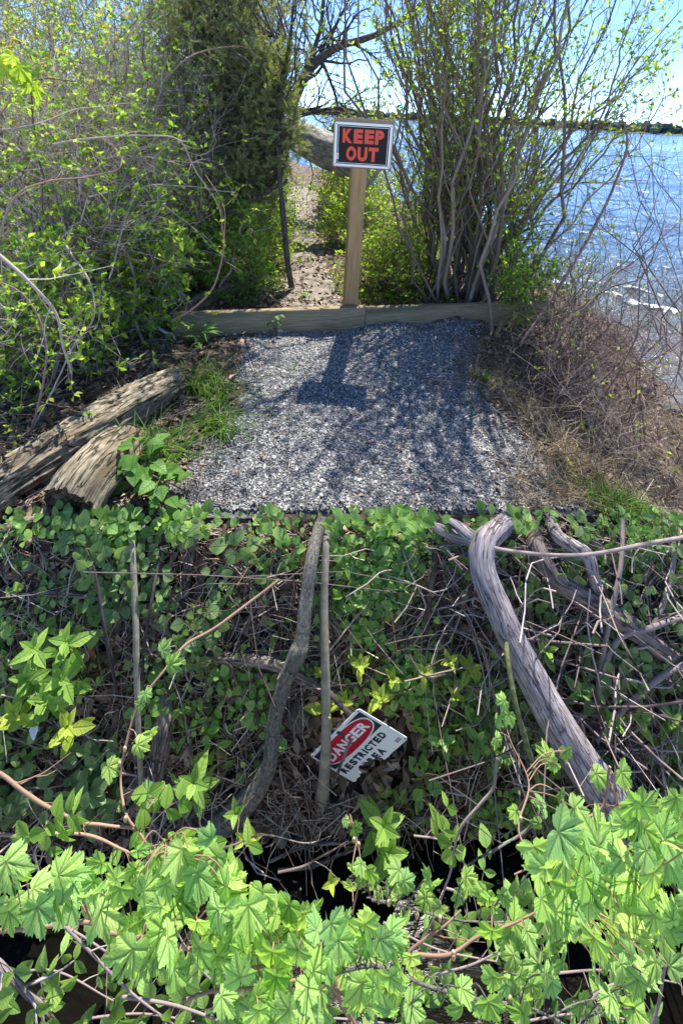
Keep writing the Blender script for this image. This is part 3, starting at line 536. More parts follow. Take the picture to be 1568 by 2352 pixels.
m = MB(); plate(m, rrect(.007, .022, .001, 2)+[-ww*.435, -hh*.27], *F_, .0094, .0096); m.build('sticker_print', M_grey, sp, smooth=False)
for sx in (-1, 1):
    for sy in (-1, 1):
        m = MB(); th = np.arange(10)*.6283; plate(m, np.stack([np.cos(th), np.sin(th)], 1)*.0035+[sx*ww*.47, sy*hh*.455], *F_, .0085, .0105); m.build('screw', M_steel, sp, smooth=False)
# ---- logs
M_rot = mat_surf('rotten_log_end', [(.35, (.05, .038, .028)), (.55, (.2, .155, .11)), (.7, (.36, .3, .22))], 60, 'UV', bump=1, bdist=.02, crack=(14, .05, (.03, .022, .016)))
def log(name, uvr, lab, cat='log', seed=0, mats=None, plane='g', rough=.06, n=70, sides=30, flat=.12, fiss=8, grp=None, sm=True, h0=0):
    P, R = [], []
    for q_ in uvr:
        u, v, w = q_[:3]; hx = q_[3] if len(q_) > 3 else 0; p = atZ(u, v, G0) if plane == 'g' else onb(u, v, 0); r = rpx(w, p)
        p = atZ(u, v, G0+r*.8+h0)+np.array([0, 0, hx]) if plane == 'g' else onb(u, v, r*.75+h0); P.append(p); R.append(rpx(w, p))
    m = MB(); log_mesh(m, P, R, sides, n, rough, seed, 0, 1, fiss, flat); o = m.build(name, mats or [M_log, M_logcap], off=P[len(P)//2], smooth=sm); return tag(o, lab, cat, grp)
log('weathered_log', [(402, 878, 66), (330, 918, 84), (210, 985, 92), (80, 1062, 98), (-60, 1150, 100), (-170, 1215, 100)], 'long grey log with deep bark cracks, running off the left side', seed=4, rough=.10, n=260, sides=72, fiss=14)
log('weathered_log', [(283, 1018, 92), (240, 1062, 118), (195, 1105, 128, -.01), (165, 1133, 136, -.035)], 'shorter stout yellowish log half sunk in the soil, nearest the terrace edge', seed=9, rough=.09, n=200, sides=72, fiss=12, flat=.18, mats=[M_log, M_rot])
log('weathered_log', [(602, 642, 30), (540, 662, 36), (470, 690, 42), (410, 722, 44)], 'mossy brown log lying behind the left end of the board', seed=14, rough=.07)
def limb(name, uvd, wpx, lab, cat='branch', mat=None, seed=0, sides=10, n=30, grp=None, rough=.05, fn=None):
    """a bare limb through (u, v, depth) points with pixel widths"""
    P = [(fn or at)(*q) for q in uvd]; R = [rpx(w, p) for w, p in zip(wpx, P)]; m = MB(); log_mesh(m, P, R, sides, n, rough, seed, 0, 0, 4, .3)
    return tag(m.build(name, [mat or M_bark], off=P[0]), lab, cat, grp)
limb('dead_branch', [(432, 715, 3.35), (412, 665, 3.4), (385, 610, 3.45), (330, 575, 3.4), (285, 548, 3.3)], [22, 20, 18, 15, 9], 'curved bare brown branch rising out of the ground behind the plank', mat=M_log, seed=3)
limb('dead_branch', [(392, 728, 3.3), (360, 680, 3.5), (310, 640, 3.6), (270, 600, 3.7)], [30, 28, 22, 14], 'dark shaded branch leaning into the thicket left of the plank', seed=6)
# ================= upper vegetation
def curve_to(base, tgt, K, sag, wob, rg):
    """paths from base points to targets, bowed and wobbly"""
    N = len(tgt); t = np.linspace(0, 1, K)[None, :, None]; P = base[:, None]*(1-t)+tgt[:, None]*t; L = np.linalg.norm(tgt-base, axis=1)[:, None, None]
    P = P+np.array([0, 0, 1.])*sag*L*(t*(1-t))*4; w = np.cumsum(rg.normal(size=(N, K, 3))*wob, 1); w = w-w[:, :1]; w = w-(w[:, -1:]*t); return P+w*L
def bush(name, lab, cat, base, tg, ns, r0_, mats, seed, tw=(6, 7), tl=((.25, .6), (.08, .3)), leaf=(1, (.02, .035), 2), tpl=None, grp=None, up=.25, ang=(20, 60), wob=.05, sag=0, spread=.08, tr=(.25, 1), lmats=None, leafup=.4, K=10, ltr=(.2, 1), frac=1., high=None):
    """multi-stemmed shrub: stems from base to targets (world), twigs, sub-twigs, leaves"""
    rg = np.random.default_rng(seed); T = tg[rg.integers(0, len(tg), ns)] if len(tg) != ns else tg
    B_ = base+rg.normal(size=(ns, 3))*[spread, spread, 0]; B_[:, 2] = base[2]-.03
    P0 = curve_to(B_, T, K, sag, wob, rg); R0 = rg.uniform(.55, 1.15, ns)[:, None]*r0_*np.linspace(1, .3, K)[None]
    P1, R1 = grow(P0, R0, tw[0], tr, tl[0], ang, 6, up, .16, rg); m = MB(); tubes(m, P0, R0, 6); tubes(m, P1, R1, 4)
    src = [P1]
    if tw[1]: P2, R2 = grow(P1, R1, tw[1], (.15, 1), tl[1], (25, 70), 4, up, .2, rg, rr=.6); tubes(m, P2, R2, 3); src.append(P2)
    root = thing(name, lab, cat, base, grp); m.build('stems', mats[0], root)
    if leaf[0]:
        l = MB()
        for i, s in enumerate(src[::-1]):
            nn = leaf[0] if i == 0 else max(1, leaf[0]); s_ = s[rg.random(len(s)) < (frac+((s[:, 0, 2] > high)*.15 if high is not None else 0))]
            if len(s_) == 0: continue
            leaves_on(l, tpl or T_S, s_, nn, leaf[1], rg, ltr, leafup, 0, leaf[2])
        f = l.build('foliage', mats[1], root)
        if lmats:                                     # a share of leaves in other tints
            mm = f.data; [mm.materials.append(x) for x in lmats]; n = len(mm.polygons); vt = np.zeros(n, np.int32); mm.polygons.foreach_get('loop_start', vt)
            per = 4 if (tpl is None) else len((tpl)[1]) if not isinstance(tpl[1], list) else 1; ids = np.arange(n)//per; rr = np.random.default_rng(seed+9).random(ids.max()+1); k = len(lmats); mi = np.where(rr < .3*k, (rr/.3).astype(int)+1, 0)[ids]; mm.polygons.foreach_set('material_index', np.minimum(mi, k).astype(np.int32))
    return root
def gp(x, y): return np.array([x, y, float(terr(np.array(x), np.array(y)))])
def region(pts, d0, d1, n, rg):
    """n random world points whose directions fall in a polygon, between two distances"""
    p = np.array(pts, float); out = []
    while len(out) < n:
        q = rg.uniform(p.min(0), p.max(0), (400, 2)); q = q[inpoly(q[:, 0], q[:, 1], pts)]
        for u, v in q: out.append(at(u, v, rg.uniform(d0, d1)))
    return np.array(out[:n])
R_ = np.random.default_rng
M_tan = mat_surf('tan_twig_bark', [(.15, (.10, .065, .05)), (.5, (.26, .185, .14)), (.85, (.5, .4, .32))], 30, 'UV', (1, .3, 1), isl=.7, bump=.3)
# ---- big many-stemmed shrub right of the sign
b0 = gz(1085, 695)
rg = R_(101); T = [rg.uniform((-.7, 2.6, 1.0), (1.4, 3.6, 2.1)) for _ in range(34)]
for i in range(34):
    u = rg.uniform(860, 1500) if i % 4 else rg.uniform(860, 1180); T.append(at(u, rg.uniform(-260, 30)+max(0, u-1250)*.25, rg.uniform(2.9, 4.3)))
for u, v in [(1560, 205), (1540, 90), (1500, 60), (1470, 130), (1565, 20), (940, 430), (905, 120), (880, 60), (1420, 260), (1500, 240)]: T.append(at(u, v, rg.uniform(3, 3.8)))
bush('many_stemmed_shrub', 'tall fan of many thin brown stems with small green leaves, right of the sign', 'shrub', b0, np.array(T), len(T), .0135, (M_stem, M_lfG), 101, tw=(12, 7), tl=((.3, .85), (.1, .34)), leaf=(1, (.02, .038), 3), up=.22, ang=(16, 60), wob=.016, spread=.17, tr=(.2, 1), lmats=[M_lfY, M_lfY], K=14, frac=.8, ltr=(.1, 1))
# second clump of stems, left side of the fan
rg = R_(102); T = np.array([at(u, v, d) for u, v, d in [(1000, 0, 3.7), (960, 60, 3.8), (905, 210, 3.6), (1010, -100, 4), (1065, -100, 4), (930, -60, 3.8), (880, 330, 3.7), (1040, 40, 4), (985, -150, 4.1), (1100, -150, 4)]])
bush('many_stemmed_shrub', 'narrower clump of dark stems leaning over the sign from the right', 'shrub', gz(1010, 672), T, 10, .015, (M_stem, M_lfG), 102, tw=(12, 6), tl=((.3, .7), (.1, .3)), leaf=(1, (.018, .034), 3), up=.25, ang=(15, 50), high=.85, wob=.015, spread=.06, tr=(.2, 1), lmats=[M_lfY], K=14, frac=.6)
# dense leafy bush in front of the fan's right foot
rg = R_(103); T = region([(1120, 400), (1260, 440), (1270, 620), (1230, 690), (1130, 670)], 3.05, 3.5, 26, rg)
bush('leafy_bush', 'dense bush with small bright leaves behind the right end of the plank', 'bush', gz(1215, 712), T, 26, .006, (M_stem, M_lfG), 103, tw=(7, 5), tl=((.12, .35), (.06, .16)), leaf=(1, (.02, .036), 4), up=.2, lmats=[M_lfY], frac=1)
rg = R_(104); T = region([(1230, 440), (1400, 430), (1400, 640), (1250, 660)], 3.1, 3.9, 20, rg)
bush('leafy_bush', 'thin bush with yellowish leaves against the water', 'bush', gz(1270, 700), T, 20, .006, (M_redst, M_lfY), 104, tw=(6, 5), tl=((.15, .4), (.06, .2)), leaf=(1, (.016, .028), 2), up=.2, lmats=[M_lfO], frac=.45)
# red-twigged bushes along the shore
def redbush(base, poly, d0, d1, ns, lab, seed, r=.005, leaf=.1, tw=(5, 4), sag=.12, tl=((.3, .8), (.12, .4))):
    rg = R_(seed); T = region(poly, d0, d1, ns, rg); return bush('red_twigged_bush', lab, 'bush', base, T, ns, r, (M_redst if seed in (114, 112) else M_tan, M_lfY), seed, tw=tw, tl=tl, leaf=(1, (.012, .022), 2), up=-.02, ang=(20, 80), wob=.045, spread=.14, sag=sag, frac=leaf, grp='red twigged bushes along the shore')
redbush(gz(1300, 800), [(1260, 450), (1500, 330), (1560, 500), (1400, 760)], 2.5, 3.3, 14, 'purplish bare bush right of the plank end, reaching up across the lake', 111)
redbush(gz(1380, 900), [(1400, 500), (1600, 420), (1620, 800), (1450, 820)], 2.2, 3.0, 12, 'maroon bare bush over the rocky water edge, near the right side', 112)
redbush(gz(1560, 1010), [(1330, 640), (1620, 480), (1700, 900), (1480, 900)], 1.9, 2.5, 10, 'nearest bare reddish bush, rooted on the straw slope at the right side', 113, r=.004, sag=.18)
redbush(gz(1330, 770), [(1240, 660), (1420, 690), (1600, 780), (1560, 850), (1300, 800)], 2.7, 3.5, 34, 'low tangled red twigs lying along the surf line', 114, r=.005, sag=.1, leaf=.12, tw=(7, 4))
redbush(gz(1270, 900), [(1270, 790), (1400, 800), (1560, 900), (1300, 930)], 2.1, 2.9, 15, 'low sprawling twigs on the slope just right of the gravel', 115, r=.0035, sag=.12, leaf=.3, tw=(6, 4))
redbush(gz(1500, 1110), [(1200, 930), (1420, 880), (1600, 960), (1540, 1080)], 1.7, 2.2, 18, 'thin dry stalks standing in the straw at the lower right of the terrace', 116, r=.0028, sag=.05, leaf=.05, tw=(5, 3), tl=((.15, .4), (.06, .2)))
limb('arching_branch', [(1195, 790, 2.9), (1280, 665, 3), (1370, 510, 3.1), (1412, 420, 3.1), (1440, 330, 3.1), (1425, 260, 3.15)], [7.5, 7, 6.5, 6, 5, 3], 'long dark bare branch arching up in front of the lake', mat=M_redst, seed=2, n=40)
rg = R_(120)
# bare branches reaching in from the top right
T = np.array([at(u, v, 3.6) for u, v in [(1400, 60), (1440, 150), (1300, 300), (1480, 220), (1420, 290), (1520, 330)]]); 
bush('bare_sapling', 'leafless whip-like sapling entering from the right edge above the lake', 'sapling', gp(3.05, 3.6), T, 6, .007, (M_redst, M_lfG), 121, tw=(8, 4), tl=((.3, .7), (.12, .3)), leaf=(1, (.012, .02), 1), up=.1, frac=.1, wob=.03)
# ---- middle distance: yellow-green bushes beside the path
def ybush(x, y, poly, d0, d1, ns, lab, seed, mats=None, lm=None, fr=.8, leaf=(1, (.02, .036), 3), r=.007, tw=(6, 5)):
    rg = R_(seed); return bush('leafy_bush', lab, 'bush', gp(x, y), region(poly, d0, d1, int(ns*1.6), rg), int(ns*1.6), r, mats or (M_stem, M_lfY), seed, tw=(tw[0]+2, tw[1]+1), tl=((.2, .5), (.08, .25)), leaf=leaf, up=.15, frac=fr, lmats=lm or [M_lfG])
ybush(.2, 5.2, [(720, 400), (900, 390), (900, 560), (760, 600)], 4.6, 5.6, 22, 'yellow-green bush behind the sign post', 131)
ybush(.55, 4.0, [(800, 520), (960, 480), (1040, 620), (900, 690), (820, 660)], 3.5, 4.3, 20, 'low olive bush between the post and the foot of the big shrub', 132, fr=.6)
ybush(-.2, 7.2, [(740, 250), (900, 180), (920, 420), (760, 460)], 6.0, 7.5, 22, 'pale yellow bush beyond the path, above the sign', 133, leaf=(1, (.03, .05), 3), lm=[M_lfO])
ybush(-.75, 4.3, [(600, 420), (655, 420), (650, 640), (560, 640)], 3.9, 4.6, 18, 'bright green bush at the left side of the path', 134, mats=(M_stem, M_lfG), lm=[M_lfY])
ybush(.9, 7.8, [(880, 330), (1050, 420), (1200, 560), (950, 560)], 6.5, 8, 18, 'thin yellow bush on the spit behind the big shrub', 135, fr=.5, leaf=(1, (.03, .05), 2))
ybush(1.35, 4.6, [(1000, 600), (1180, 560), (1240, 700), (1050, 700)], 4.0, 4.9, 16, 'low yellowish bush behind the foot of the big shrub', 136, fr=.6)
for i, (u, v, s) in enumerate([(630, 690, .8), (700, 700, .6), (840, 690, .9), (560, 700, 1), (900, 690, 1), (960, 700, .9), (655, 640, 1), (770, 640, .8), (980, 660, 1)]):
    rosette(gz(u, v), 16, (.02*s+.008, .04*s+.008), ['small seedling behind the plank, left of the path', 'tiny seedling on the path edge', 'seedling at the right foot of the sign post', 'green seedling near the mossy log tip', 'seedling between sign post and big shrub', 'seedling behind the right plank', 'seedling at the foot of the thin dark trunk', 'seedling on the path left of the post', 'seedling left of the foot of the big shrub'][i], 'seedling', 300+i, tpl=T_L, rise=1.6, rad_=.03*s, mat=M_lfG, grp='seedlings behind the planks', name='seedling')
ybush(-.05, 6.2, [(755, 380), (850, 380), (850, 560), (770, 540)], 5.6, 6.4, 14, 'yellow-green bush closing the right side of the path far behind the post', 137, leaf=(1, (.026, .045), 3))
ybush(.3, 3.7, [(830, 560), (960, 540), (970, 660), (840, 670)], 3.4, 4.0, 14, 'low leafy bush right behind the plank beside the post', 138)
0 and ybush(-.6, 6.8, [(640, 400), (700, 390), (700, 470), (640, 500)], 6.2, 7.2, 14, 'shaded bush at the far end of the path', 139, mats=(M_stem, M_lfG), leaf=(1, (.03, .05), 3))
# ---- fallen trunk and the bare tree growing from it
P = [at(590, 262, 5.6), at(665, 300, 5.4), at(740, 338, 5.2), at(800, 366, 5.05), at(850, 390, 4.95)]
m = MB(); log_mesh(m, P, [.13, .16, .185, .2, .2], 40, 90, .07, 3, 0, 1, 9, .2); tag(m.build('fallen_tree_trunk', [M_fallen, M_logcap], off=P[2]), 'thick grey fallen trunk with furrowed bark, passing behind the sign', 'tree trunk')
root = thing('bare_tree', 'dark bare tree with crooked limbs against the sky, left of the sign', 'tree', gp(-1.1, 7.0)); m = MB()
def tl_(pts, w, d=6.6, sides=8): P = np.array([at(u, v, d) for u, v in pts]); P = spline(P, 16); R = np.interp(np.linspace(0, 1, 16), np.linspace(0, 1, len(w)), w)*.5*d/F; tubes(m, P, R, sides); return P[None], R[None]
LM = [tl_([(640, 560), (645, 420), (655, 300), (672, 235), (705, 165), (745, 125), (790, 100), (850, 85), (930, 40), (990, -20)], [34, 30, 26, 24, 20, 17, 12, 7]), tl_([(700, 172), (722, 110), (738, 50), (745, -40)], [13, 10, 7]), tl_([(690, 190), (705, 130), (690, 112), (668, 118)], [9, 6, 3]), tl_([(745, 125), (770, 60), (800, 0), (820, -60)], [9, 6, 4]),
      tl_([(650, 275), (700, 262), (770, 248), (850, 262), (900, 282)], [10, 9, 7, 4]), tl_([(735, 130), (760, 190), (775, 245), (768, 320)], [8, 6, 5, 3]), tl_([(655, 290), (690, 320), (760, 300), (810, 280), (880, 275)], [9, 9, 7, 4]), tl_([(655, 330), (720, 350), (760, 300), (790, 240), (850, 200)], [6, 6, 4, 3]), tl_([(800, 95), (860, 130), (900, 190)], [6, 4, 3]), tl_([(640, 240), (630, 120), (650, 30), (690, -40)], [9, 7, 5])]
rg = R_(141); P0 = np.concatenate([a for a, _ in LM]); R0 = np.concatenate([b for _, b in LM])
P1, R1 = grow(P0, R0, 16, (.15, 1), (.4, 1.1), (25, 75), 7, .1, .25, rg, rr=.4); tubes(m, P1, R1, 4); P2, R2 = grow(P1, R1, 7, (.15, 1), (.15, .5), (25, 75), 5, .05, .3, rg, rr=.6); tubes(m, P2, R2, 3)
m.build('trunk', M_bark, root); l = MB(); leaves_on(l, T_S, P2[rg.random(len(P2)) < .3], 1, (.025, .05), rg, (.4, 1), .4, 0, 3); l.build('crown', M_lfY, root)
# ---- cedar
root = thing('cedar_tree', 'dark green cedar with feathery foliage and a thin bare lower trunk', 'cedar tree', gz(670, 674)); m = MB(); rg = R_(151)
tr_ = spline([gz(670, 680), at(660, 600, 3.55), at(648, 470, 3.5), at(640, 380, 3.5), at(640, 280, 3.5), at(652, 190, 3.55), at(668, 90, 3.6)], 30); tubes(m, tr_, np.linspace(.023, .012, 30)*(1+.12*vnoise(tr_, 8, 3)), 9)
tr2 = spline([gp(-1.15, 4.5), at(520, 500, 4.3), at(500, 300, 4.2), at(490, 100, 4.2), at(500, -120, 4.2)], 30); tubes(m, tr2, np.linspace(.06, .03, 30), 9); m.build('trunk', M_bark, root)
POL = [(330, -60), (640, -60), (640, 90), (655, 250), (650, 380), (560, 430), (450, 420), (350, 260)]
T = np.concatenate([rg.uniform((-1.3, 3.2, .7), (-.2, 4.0, 2.0), (36, 3)), region(POL, 3.5, 4.4, 130, rg), region([(340, -200), (640, -200), (640, 40), (340, 60)], 3.9, 4.8, 60, rg), region([(560, 380), (650, 380), (640, 520), (520, 500)], 3.4, 3.8, 12, rg), region([(560, 90), (660, 120), (680, 330), (640, 420), (560, 400)], 3.35, 3.7, 60, rg)])
i2 = rg.integers(6, 29, len(T)); near = rg.random(len(T)) < .4; Bp = np.where(near[:, None], tr_[rg.integers(12, 30, len(T))], tr2[np.clip(((T[:, 2]-tr2[0, 2])/(tr2[-1, 2]-tr2[0, 2])*29-3).astype(int), 2, 29)])
P0 = curve_to(Bp, T, 8, -.04, .03, rg); R0 = np.full((len(T), 1), .008)*np.linspace(1, .25, 8); m = MB(); tubes(m, P0, R0, 4); P1, R1 = grow(P0, R0, 9, (.3, 1), (.12, .4), (25, 60), 5, .08, .15, rg); tubes(m, P1, R1, 3); m.build('branches', M_bark, root)
sv, sf = [], []                                       # feathery spray
for k in range(11):
    y = k/11; sgn = -1 if k % 2 else 1; a = rad(38)*sgn; l_ = .34*(1-y*.6); w_ = .035; d = np.array([math.sin(a), math.cos(a), .12*sgn]); s_ = np.array([d[1], -d[0], 0])*w_; b_ = np.array([0, y*.8, 0]); i = len(sv)
    sv += [b_, b_+d*l_*.5+s_, b_+d*l_, b_+d*l_*.5-s_]; sf += [(i, i+1, i+2, i+3)]
i = len(sv); sv += [(0, 0, 0), (.03, .5, .02), (0, 1, 0), (-.03, .5, .02)]; sf.append((i, i+1, i+2, i+3)); SPR = (np.array(sv, float), np.array(sf), np.array(sv)[:, :2].astype(float))
l = MB(); leaves_on(l, SPR, P1, 6, (.05, .12), rg, (.15, 1), .5, 0, 1, lift=.1); l.build('crown', M_ced, root)
# ---- the thicket on the left
def thick(x, y, poly, d0, d1, ns, lab, seed, mats=None, lm=None, fr=.5, leaf=(1, (.022, .04), 4), tw=(9, 7), r=.0095, name='thicket_shrub', sag=.12, tl=((.25, .7), (.1, .35))):
    rg = R_(seed); return bush(name, lab, 'shrub', gp(x, y), region(poly, d0, d1, int(ns*1.3), rg), int(ns*1.3), r, mats or (M_stemL, M_lfG), seed, tw=tw, tl=tl, leaf=leaf, up=.05, ang=(20, 80), wob=.04, sag=sag, frac=min(1, fr*(1.35 if np.mean([q[1] for q in poly]) > 420 else .95)), lmats=lm or [M_lfY], spread=.15, grp='shrubs of the left thicket')
thick(-1.5, 2.7, [(-60, 250), (250, 150), (400, 350), (350, 600), (0, 700)], 2.2, 3.0, 34, 'tangled grey-twigged shrub in the middle of the left thicket', 161, fr=.42)
thick(-1.9, 3.3, [(-60, -60), (300, -60), (380, 250), (150, 400), (-60, 350)], 2.7, 3.6, 36, 'tall shrub with yellow-green tips at the upper left corner', 162, fr=.4, lm=[M_lfY, M_lfO])
thick(-1.25, 3.6, [(200, 50), (420, 0), (520, 250), (480, 450), (250, 400)], 3.1, 3.9, 34, 'twiggy shrub in front of the cedar', 163, fr=.35, lm=[M_lfY])
thick(-2.5, 4.6, [(-60, -100), (450, -100), (420, 300), (-60, 400)], 4.0, 5.2, 40, 'shaded shrub at the back of the left thicket', 164, fr=.6)
thick(-1.0, 3.45, [(330, 430), (620, 450), (620, 640), (430, 680), (330, 600)], 3.2, 3.9, 30, 'bright leafy shrub under the cedar, above the plank', 165, fr=.95, sag=.08, tw=(8, 5), tl=((.15, .4), (.08, .2)), leaf=(1, (.028, .052), 4))
thick(-1.15, 2.75, [(180, 480), (420, 470), (400, 780), (330, 830), (180, 780)], 2.6, 3.1, 30, 'leafy shrub left of the plank end', 166, fr=.9, sag=.08, tw=(8, 5), tl=((.15, .4), (.08, .2)), leaf=(1, (.026, .048), 4))
thick(-1.55, 2.25, [(-80, 520), (180, 520), (260, 800), (100, 880), (-80, 900)], 1.9, 2.5, 32, 'leafy shrub hanging above the long log at the left edge', 167, fr=.6, sag=.1, tw=(7, 5), tl=((.15, .45), (.08, .2)), leaf=(1, (.024, .044), 3))
thick(-1.75, 1.75, [(-80, 700), (60, 720), (140, 900), (0, 1000), (-80, 1000)], 1.6, 2.0, 12, 'drooping leafy twigs at the left edge over the logs', 168, fr=.6, sag=.15, tw=(5, 4), r=.004, tl=((.12, .35), (.06, .16)), leaf=(1, (.016, .03), 3))
thick(-3.3, 6.0, [(-60, -160), (660, -160), (640, 200), (-60, 300)], 5.5, 7, 40, 'far pale shrub seen through gaps of the left thicket', 169, fr=.8, leaf=(1, (.035, .06), 3), tl=((.4, 1), (.15, .45)))
thick(-1.9, 4.8, [(150, 300), (560, 400), (560, 650), (100, 650)], 4.2, 5.2, 34, 'dark green shrub behind the leafy shrubs of the left thicket', 170, fr=.9, leaf=(1, (.028, .05), 3), tl=((.3, .7), (.12, .35)))
for i, (P, w, lab, mt) in enumerate([([(395, 738, 2.55), (440, 715, 2.5), (478, 680, 2.5), (500, 640, 2.5), (515, 560, 2.5), (512, 470, 2.6), (470, 400, 2.7)], 5.5, 'red bramble cane arching over the left end of the plank', M_cane),
    ([(-20, 620, 1.7), (20, 470, 1.75), (110, 415, 1.8), (200, 402, 1.85), (270, 390, 1.9), (284, 350, 1.95)], 6, 'thick rust-red cane crossing the thicket at mid height', M_cane),
    ([(-30, 300, 1.9), (80, 285, 1.95), (200, 250, 2.1), (330, 240, 2.3)], 4, 'thin grey-pink cane crossing the thicket near the left edge', M_stemL),
    ([(120, 330, 2.1), (220, 318, 2.1), (330, 312, 2.2), (410, 325, 2.3), (450, 390, 2.4), (500, 470, 2.6), (520, 560, 2.8)], 5, 'grey cane bowing over the thicket towards the plank', M_stemL),
    ([(-30, 560, 1.7), (60, 640, 1.7), (130, 720, 1.75), (150, 800, 1.8), (160, 860, 1.85)], 9, 'stout pale cane hanging down above the long log', M_stemL),
    ([(60, 1000, 1.9), (100, 870, 1.8), (105, 780, 1.8), (60, 690, 1.8), (-20, 640, 1.8)], 6, 'purple-brown cane at the left edge, bent over the logs', M_redst),
    ([(150, 560, 2.2), (200, 640, 2.15), (215, 730, 2.1), (170, 800, 2.05), (70, 990, 1.9)], 6, 'pale forked cane hanging in front of the leafy shrubs', M_stemL),
    ([(380, 180, 2.8), (430, 130, 2.8), (500, 108, 2.9), (560, 105, 3), (590, 130, 3)], 4, 'light brown cane arched in front of the cedar', M_cane),
    ([(250, 640, 2.3), (320, 440, 2.5), (430, 430, 2.7), (540, 440, 2.9)], 4, 'thin horizontal cane below the cedar', M_stemL)]):
    Q = np.array([at(*q) for q in P]); S_ = spline(Q, 34); S_ = S_+.012*np.stack([vnoise(S_, 6, i+k) for k in range(3)], -1); R = np.linspace(1, .5, 34)*w*.5*dep(Q[0])/F; m = MB(); tubes(m, S_, R, 7)
    P1, R1 = grow(S_[None], R[None], 9, (.1, 1), (.06, .3), (30, 70), 5, .05, .2, R_(i)); root = thing('bramble_cane', lab, 'cane', Q[0], 'canes arching over the left thicket'); tubes(m, P1, R1, 4); m.build('stem', mt, root)
    l = MB(); leaves_on(l, T_S, P1, 2, (.018, .035), R_(i), (.4, 1), .4, 0, 2); l.build('foliage', M_lfG if i % 2 else M_lfY, root)
# taller growth behind the thicket, closing the view
for i, (x, y, poly, d0, d1, lab) in enumerate([(-2.6, 7.5, [(60, -220), (420, -220), (430, 330), (60, 330)], 6.2, 7.8, 'tall twiggy tree behind the thicket, next to the cedar'), (-5.0, 8.0, [(-140, -220), (180, -220), (200, 330), (-140, 330)], 7, 8.8, 'tall greening tree at the far upper left'), (-1.9, 9.5, [(360, -150), (620, -150), (620, 420), (380, 420)], 8, 10, 'pale twiggy tree far behind the cedar'), (-5.2, 6.2, [(-100, 150), (400, 150), (620, 450), (-100, 560)], 5.4, 7.5, 'low dense shrub far back in the thicket')]):
    rg = R_(900+i); bush('background_tree', lab, 'tree', gp(x, y), region(poly, d0, d1, 54, rg), 54, .02, (M_stemL, M_lfG), 900+i, tw=(11, 8), tl=((.5, 1.3), (.2, .6)), leaf=(1, (.035, .06), 3), up=.1, ang=(20, 75), wob=.03, spread=.3, frac=.4, lmats=[M_lfY])
# leaf cluster at the very left
l = MB(); rg = R_(9); c = at(52, 185, 1.9); place(l, t_maple(2), c+rg.normal(size=(9, 3))*.035, rg.normal(size=(9, 3))*.6+[.2, 0, -.6], rg.normal(size=(9, 3))*.5+[0, -.5, .6], rg.uniform(.04, .065, 9))
root = thing('young_maple_sprig', 'sprig of lobed yellow-green leaves at the upper left edge', 'sprig', c); m = MB(); tubes(m, np.array([at(-60, 330, 2), at(10, 250, 1.95), c]), .003, 5); m.build('stem', M_cane, root); l.build('foliage', M_lfY, root)
# rocks on the right slope, near the water
def rock(c, s, lab, seed, mat=None, name='rock', grp='rocks', cat='rock'):
    rg = R_(seed); V, f = blob(0, 3); 
    for _ in range(9): n_ = nrm(rg.normal(size=3)); k = rg.uniform(.5, .8); e = V@n_; V = V-np.maximum(e-k, 0)[:, None]*n_
    V = V*(1+.05*vnoise(V+seed, 3, seed))[:, None]*s; a = rg.uniform(0, 3); R = np.array([[math.cos(a), -math.sin(a), 0], [math.sin(a), math.cos(a), 0], [0, 0, 1]]); m = MB(); m.add(V@R.T+c, f); return tag(m.build(name, mat or M_rock, smooth=False, off=c), lab, cat, grp)
for i, (u, v, s, lab) in enumerate([(1335, 972, (.06, .028, .02), 'flat pale stone on the right slope'), (1400, 850, (.12, .09, .07), 'dark wet boulder at the water edge under the maroon bush'), (1480, 900, (.1, .07, .05), 'grey boulder in the shallows near the right side'), (1290, 870, (.09, .06, .05), 'mossy stone half way down the right slope'), (1540, 940, (.12, .08, .05), 'brown rock at the right edge above the straw'), (1340, 810, (.13, .09, .07), 'large shaded rock below the surf line')]):
    p = atZ(u, v, -1.5); p[2] = terr(p[0], p[1])+s[2]*.3
    for _ in range(6): r = ray(u, v); p = r*((float(terr(p[0:1], p[1:2])[0]))/r[2]); p = p.copy()
    p[2] += s[2]*.4; rock(p, np.array(s), lab, 50+i)
# ================= the stream bank below the terrace
M_drift = mat_surf('silver_driftwood', [(.3, (.11, .085, .085)), (.45, (.3, .25, .25)), (.58, (.47, .42, .43)), (.75, (.66, .62, .64))], 55, 'UV', (3, .35, 1), bump=.9, bscale=60, bdist=.006, crack=(16, .022, (.09, .065, .055)), c2=(3, .55, .68, (.2, .15, .12)))
M_gbark = mat_surf('smooth_grey_bark', [(.3, (.07, .065, .055)), (.5, (.17, .155, .13)), (.72, (.29, .27, .235))], 70, 'UV', (1.6, .9, 1), bump=1, bscale=90, bdist=.006, crack=(34, .012, (.04, .035, .03)), c2=(5, .56, .66, (.33, .33, .27)))
M_gbark2 = mat_surf('pale_sapling_bark', [(.3, (.17, .155, .11)), (.55, (.3, .275, .2)), (.75, (.42, .4, .3))], 22, 'UV', (1, 1.6, 1), bump=.4, bscale=60, bdist=.002)
M_deadwd = mat_surf('grey_dead_wood', [(.28, (.06, .047, .04)), (.48, (.22, .175, .15)), (.7, (.42, .36, .32))], 55, 'UV', (3, .35, 1), bump=.9, bscale=60, bdist=.006, crack=(16, .03, (.03, .022, .018)))
M_dkst = mat_surf('dark_stem_bark', [(.3, (.03, .025, .03)), (.7, (.09, .075, .075))], 20, bump=.3)
M_grst = mat_surf('green_speckled_bark', [(.35, (.07, .085, .03)), (.6, (.2, .22, .09)), (.72, (.5, .5, .35))], 60, 'UV', bump=.3)
